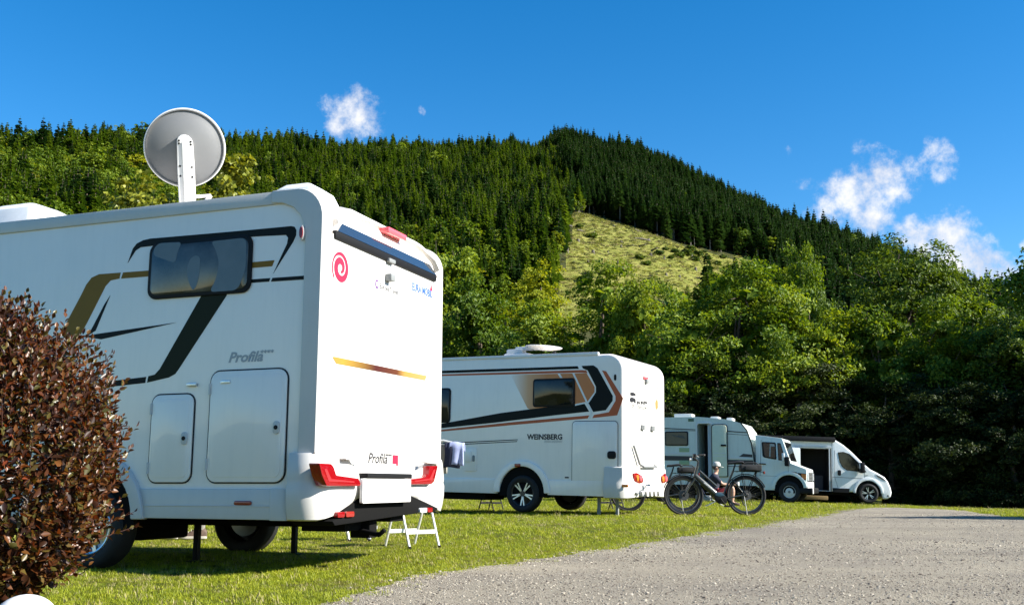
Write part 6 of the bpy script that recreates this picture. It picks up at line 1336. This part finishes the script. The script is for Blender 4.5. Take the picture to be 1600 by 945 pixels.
# ------------------------------------------------------------------ the person sitting by the caravan door
def build_person():
    x0, y0 = (1106 - CXP)/FPX*27.0*1.0155, 27.0; root = empty('person', (x0, y0, gzf(x0, y0) + .02), (0, 0, R(-8))); tag(root, 'person in grey cap, dark top and red shorts sitting beyond the bicycle, arms forward', 'person')
    M_SKIN = mat('skin', (.46, .27, .19), .55, noise_amt=.06, noise_scale=9)
    J = {'pel': ((0, 0, .50), .125), 'wst': ((-.02, 0, .66), .115), 'chs': ((.0, 0, .84), .13), 'upc': ((.03, 0, .95), .10), 'nk': ((.055, 0, 1.02), .052), 'hd0': ((.075, 0, 1.10), .062), 'hd1': ((.085, 0, 1.17), .088), 'hd2': ((.08, 0, 1.235), .075)}
    E_ = [('pel', 'wst'), ('wst', 'chs'), ('chs', 'upc'), ('upc', 'nk'), ('nk', 'hd0'), ('hd0', 'hd1'), ('hd1', 'hd2')]
    for s, t in ((-1, 'R'), (1, 'L')):
        J.update({'hip'+t: ((.05, s*.09, .49), .09), 'thi'+t: ((.25, s*.105, .51), .078), 'kne'+t: ((.46, s*.11, .51), .058), 'cal'+t: ((.47, s*.11, .34), .054), 'ank'+t: ((.44, s*.11, .10), .038), 'foo'+t: ((.54, s*.115, .045), .036), 'toe'+t: ((.62, s*.12, .035), .026),
                  'sho'+t: ((.02, s*.165, .935), .062), 'elb'+t: ((.2, s*.2, .745), .043), 'wri'+t: ((.43, s*.13, .73), .028), 'pal'+t: ((.50, s*.115, .735), .032)})
        E_ += [('pel', 'hip'+t), ('hip'+t, 'thi'+t), ('thi'+t, 'kne'+t), ('kne'+t, 'cal'+t), ('cal'+t, 'ank'+t), ('ank'+t, 'foo'+t), ('foo'+t, 'toe'+t), ('upc', 'sho'+t), ('sho'+t, 'elb'+t), ('elb'+t, 'wri'+t), ('wri'+t, 'pal'+t)]
        for k, (dy, L, cz) in enumerate(((-.026, .07, .0), (-.009, .08, .004), (.009, .076, .003), (.026, .06, .0))):
            b = (.525, s*.115 + dy, .738); J[f'f{t}{k}a'] = (b, .010); J[f'f{t}{k}b'] = ((b[0] + L*.55, b[1], b[2] - .008), .009); J[f'f{t}{k}c'] = ((b[0] + L*.85, b[1], b[2] - .04), .008)
            E_ += [('pal'+t, f'f{t}{k}a'), (f'f{t}{k}a', f'f{t}{k}b'), (f'f{t}{k}b', f'f{t}{k}c')]
        J['th'+t+'a'] = ((.49, s*.115 - s*.04, .745), .011); J['th'+t+'b'] = ((.535, s*.115 - s*.055, .735), .009); E_ += [('pal'+t, 'th'+t+'a'), ('th'+t+'a', 'th'+t+'b')]
    LOW = .2; up_ = ('pel','wst','chs','upc','nk','hd0','hd1','hd2'); 
    def low(k):
        if k in up_ or k[:3] in ('hip', 'sho', 'elb', 'wri', 'pal') or k[:2] in ('fR', 'fL') or k[:3] in ('thR', 'thL'): return LOW
        return LOW * {'thi': .6, 'kne': .12}.get(k[:3], 0)
    J = {k: ((p[0], p[1], p[2] - low(k)), r_) for k, (p, r_) in J.items()}
    names = list(J); me = bpy.data.meshes.new('body'); me.from_pydata([J[n][0] for n in names], [(names.index(a), names.index(b)) for a, b in E_], []); ob = bpy.data.objects.new('body', me); COL.objects.link(ob)
    md = ob.modifiers.new('skin', 'SKIN'); md.use_smooth_shade = True
    for i, n in enumerate(names): me.skin_vertices[0].data[i].radius = (J[n][1], J[n][1] * (1.0 if n[:2] not in ('ch', 'up', 'ws', 'pe') else 1.25)); me.skin_vertices[0].data[i].use_root = (n == 'pel')
    ob.modifiers.new('sub', 'SUBSURF').levels = 2; dg = bpy.context.evaluated_depsgraph_get(); dg.update(); ev = bpy.data.meshes.new_from_object(ob.evaluated_get(dg)); COL.objects.unlink(ob); bpy.data.objects.remove(ob)
    ev.name = 'body'; ev.materials.clear(); ev.materials.append(M_SKIN); body = link_mesh('body', ev, root); smooth(ev, 180)
    def cloth(name, sel, off, m):
        bm = bmesh.new(); bm.from_mesh(ev); bm.normal_update(); kill = [f for f in bm.faces if not sel(f.calc_center_median())]; bmesh.ops.delete(bm, geom=kill, context='FACES')
        nr = {v: v.normal.copy() for v in bm.verts}
        for v in bm.verts: v.co += nr[v] * off
        cm = bpy.data.meshes.new(name); bm.to_mesh(cm); bm.free(); cm.materials.clear(); cm.materials.append(m); smooth(cm, 180); return link_mesh(name, cm, root)
    cloth('shirt', lambda c: c.z > .36 and c.z < .795 and c.x < .17 and abs(c.y) < .3 and not (c.x > .1 and c.z < .48), .014, mat('dark_shirt', (.025, .028, .045), .9)); cloth('shorts', lambda c: c.z < .44 and c.z > .20 and c.x < .36 and c.x > -.3 and not (c.z < .33 and c.x > .3), .016, mat('red_shorts', (.24, .02, .025), .9))
    cloth('shoe', lambda c: c.z < .085 and c.x > .38, .012, M_SHOE)
    M_CAP = mat('grey_cap', (.42, .42, .39), .85, noise_amt=.1, noise_scale=20); c = Vector((.08, 0, 1.215))
    rings = [[c + Vector((.105*f*math.cos(t), .088*f*math.sin(t), z)) for t in np.linspace(0, 6.283, 17)[:-1]] for f, z in ((1.0, -.01), (1.02, .03), (.9, .07), (.6, .098), (.05, .108))]
    cap = MB().loft(rings, True, True).obj('cap', M_CAP, root, ang=80); MB().prism([(.10*math.cos(t) + .13, .075*math.sin(t)) for t in np.linspace(-1.57, 1.57, 9)] + [(.08, .08), (.08, -.08)], lambda a, b, t: (c.x + a - .05, b, c.z - .005 - (a - .05)*.2 + t), -.004, .006).obj('visor', M_CAP, cap)
    MB().loft([[Vector((.08 + a*.094*math.cos(t), .082*math.sin(t), z)) for t in np.linspace(1.2, 5.08, 11)] for a, z in ((.9, 1.12), (1.04, 1.16), (1.06, 1.21))], False).obj('hair', mat('brown_hair', (.06, .04, .03), .7), root)
    MB().loft([[(.165, -.012, 1.175), (.165, .012, 1.175), (.165, 0, 1.18)], [(.196, -.016, 1.145), (.196, .016, 1.145), (.19, 0, 1.15)], [(.168, -.012, 1.135), (.168, .012, 1.135), (.168, 0, 1.14)]], True, True).obj('nose', M_SKIN, root)
    for s in (-1, 1): MB().lathe((.158, s*.034, 1.178), (1, s*.25, 0), [(.001, .012), (.009, .009), (.012, 0), (.001, -.005)], 10).obj('eye', M_DKP, root); MB().lathe((.075, s*.088, 1.16), (0, s, 0), [(.001, .016), (.018, .012), (.026, .0), (.001, -.004)], 12).obj('ear', M_SKIN, root)
    MB().box(.163, .174, -.022, .022, 1.112, 1.119).obj('mouth', mat('lips', (.3, .1, .09), .6), root, bevel=.003)
    for o in [c_ for c_ in root.children if c_.name.split('.')[0] in ('cap', 'hair', 'nose', 'eye', 'ear', 'mouth')]: o.location.z -= LOW
    ch = camp_chair('camping_chair', (x0 + .02, y0, gzf(x0, y0)), R(-8), 'camping chair under the seated person beyond the bicycle', M_NAVY, M_NAVY); ch.scale = (.9, .9, .56)
    q = empty('mug', tuple(root.matrix_basis @ Vector((.6, .02, .50)))); tag(q, 'white mug held in front of the seated person', 'mug'); MB().lathe((0, 0, 0), (0, 0, 1), [(.001, 0), (.036, 0), (.042, .01), (.044, .1), (.038, .1), (.036, .02), (.001, .015)], 20).obj('cup', M_WHITE, q); MB().ring((-.05, 0, .05), (0, 1, 0), .026, .006, 16, 6).obj('handle', M_WHITE, q)
build_person()
# unseen tree added past the right edge, standing in for a vehicle's shadow on the gravel
place_tree('shadow_tree', broad_tree_meshes('shadow_tree', 95, 4.6, 2.6, M_LEAF_A, nclump=90, per=60, leaf=.11, cr=.36, lob=6), (13.6, 16.1, gzf(13.6, 16.1)), 0, 1, 'unseen young tree added past the right edge of the gravel to cast its shadow there', 'tree')
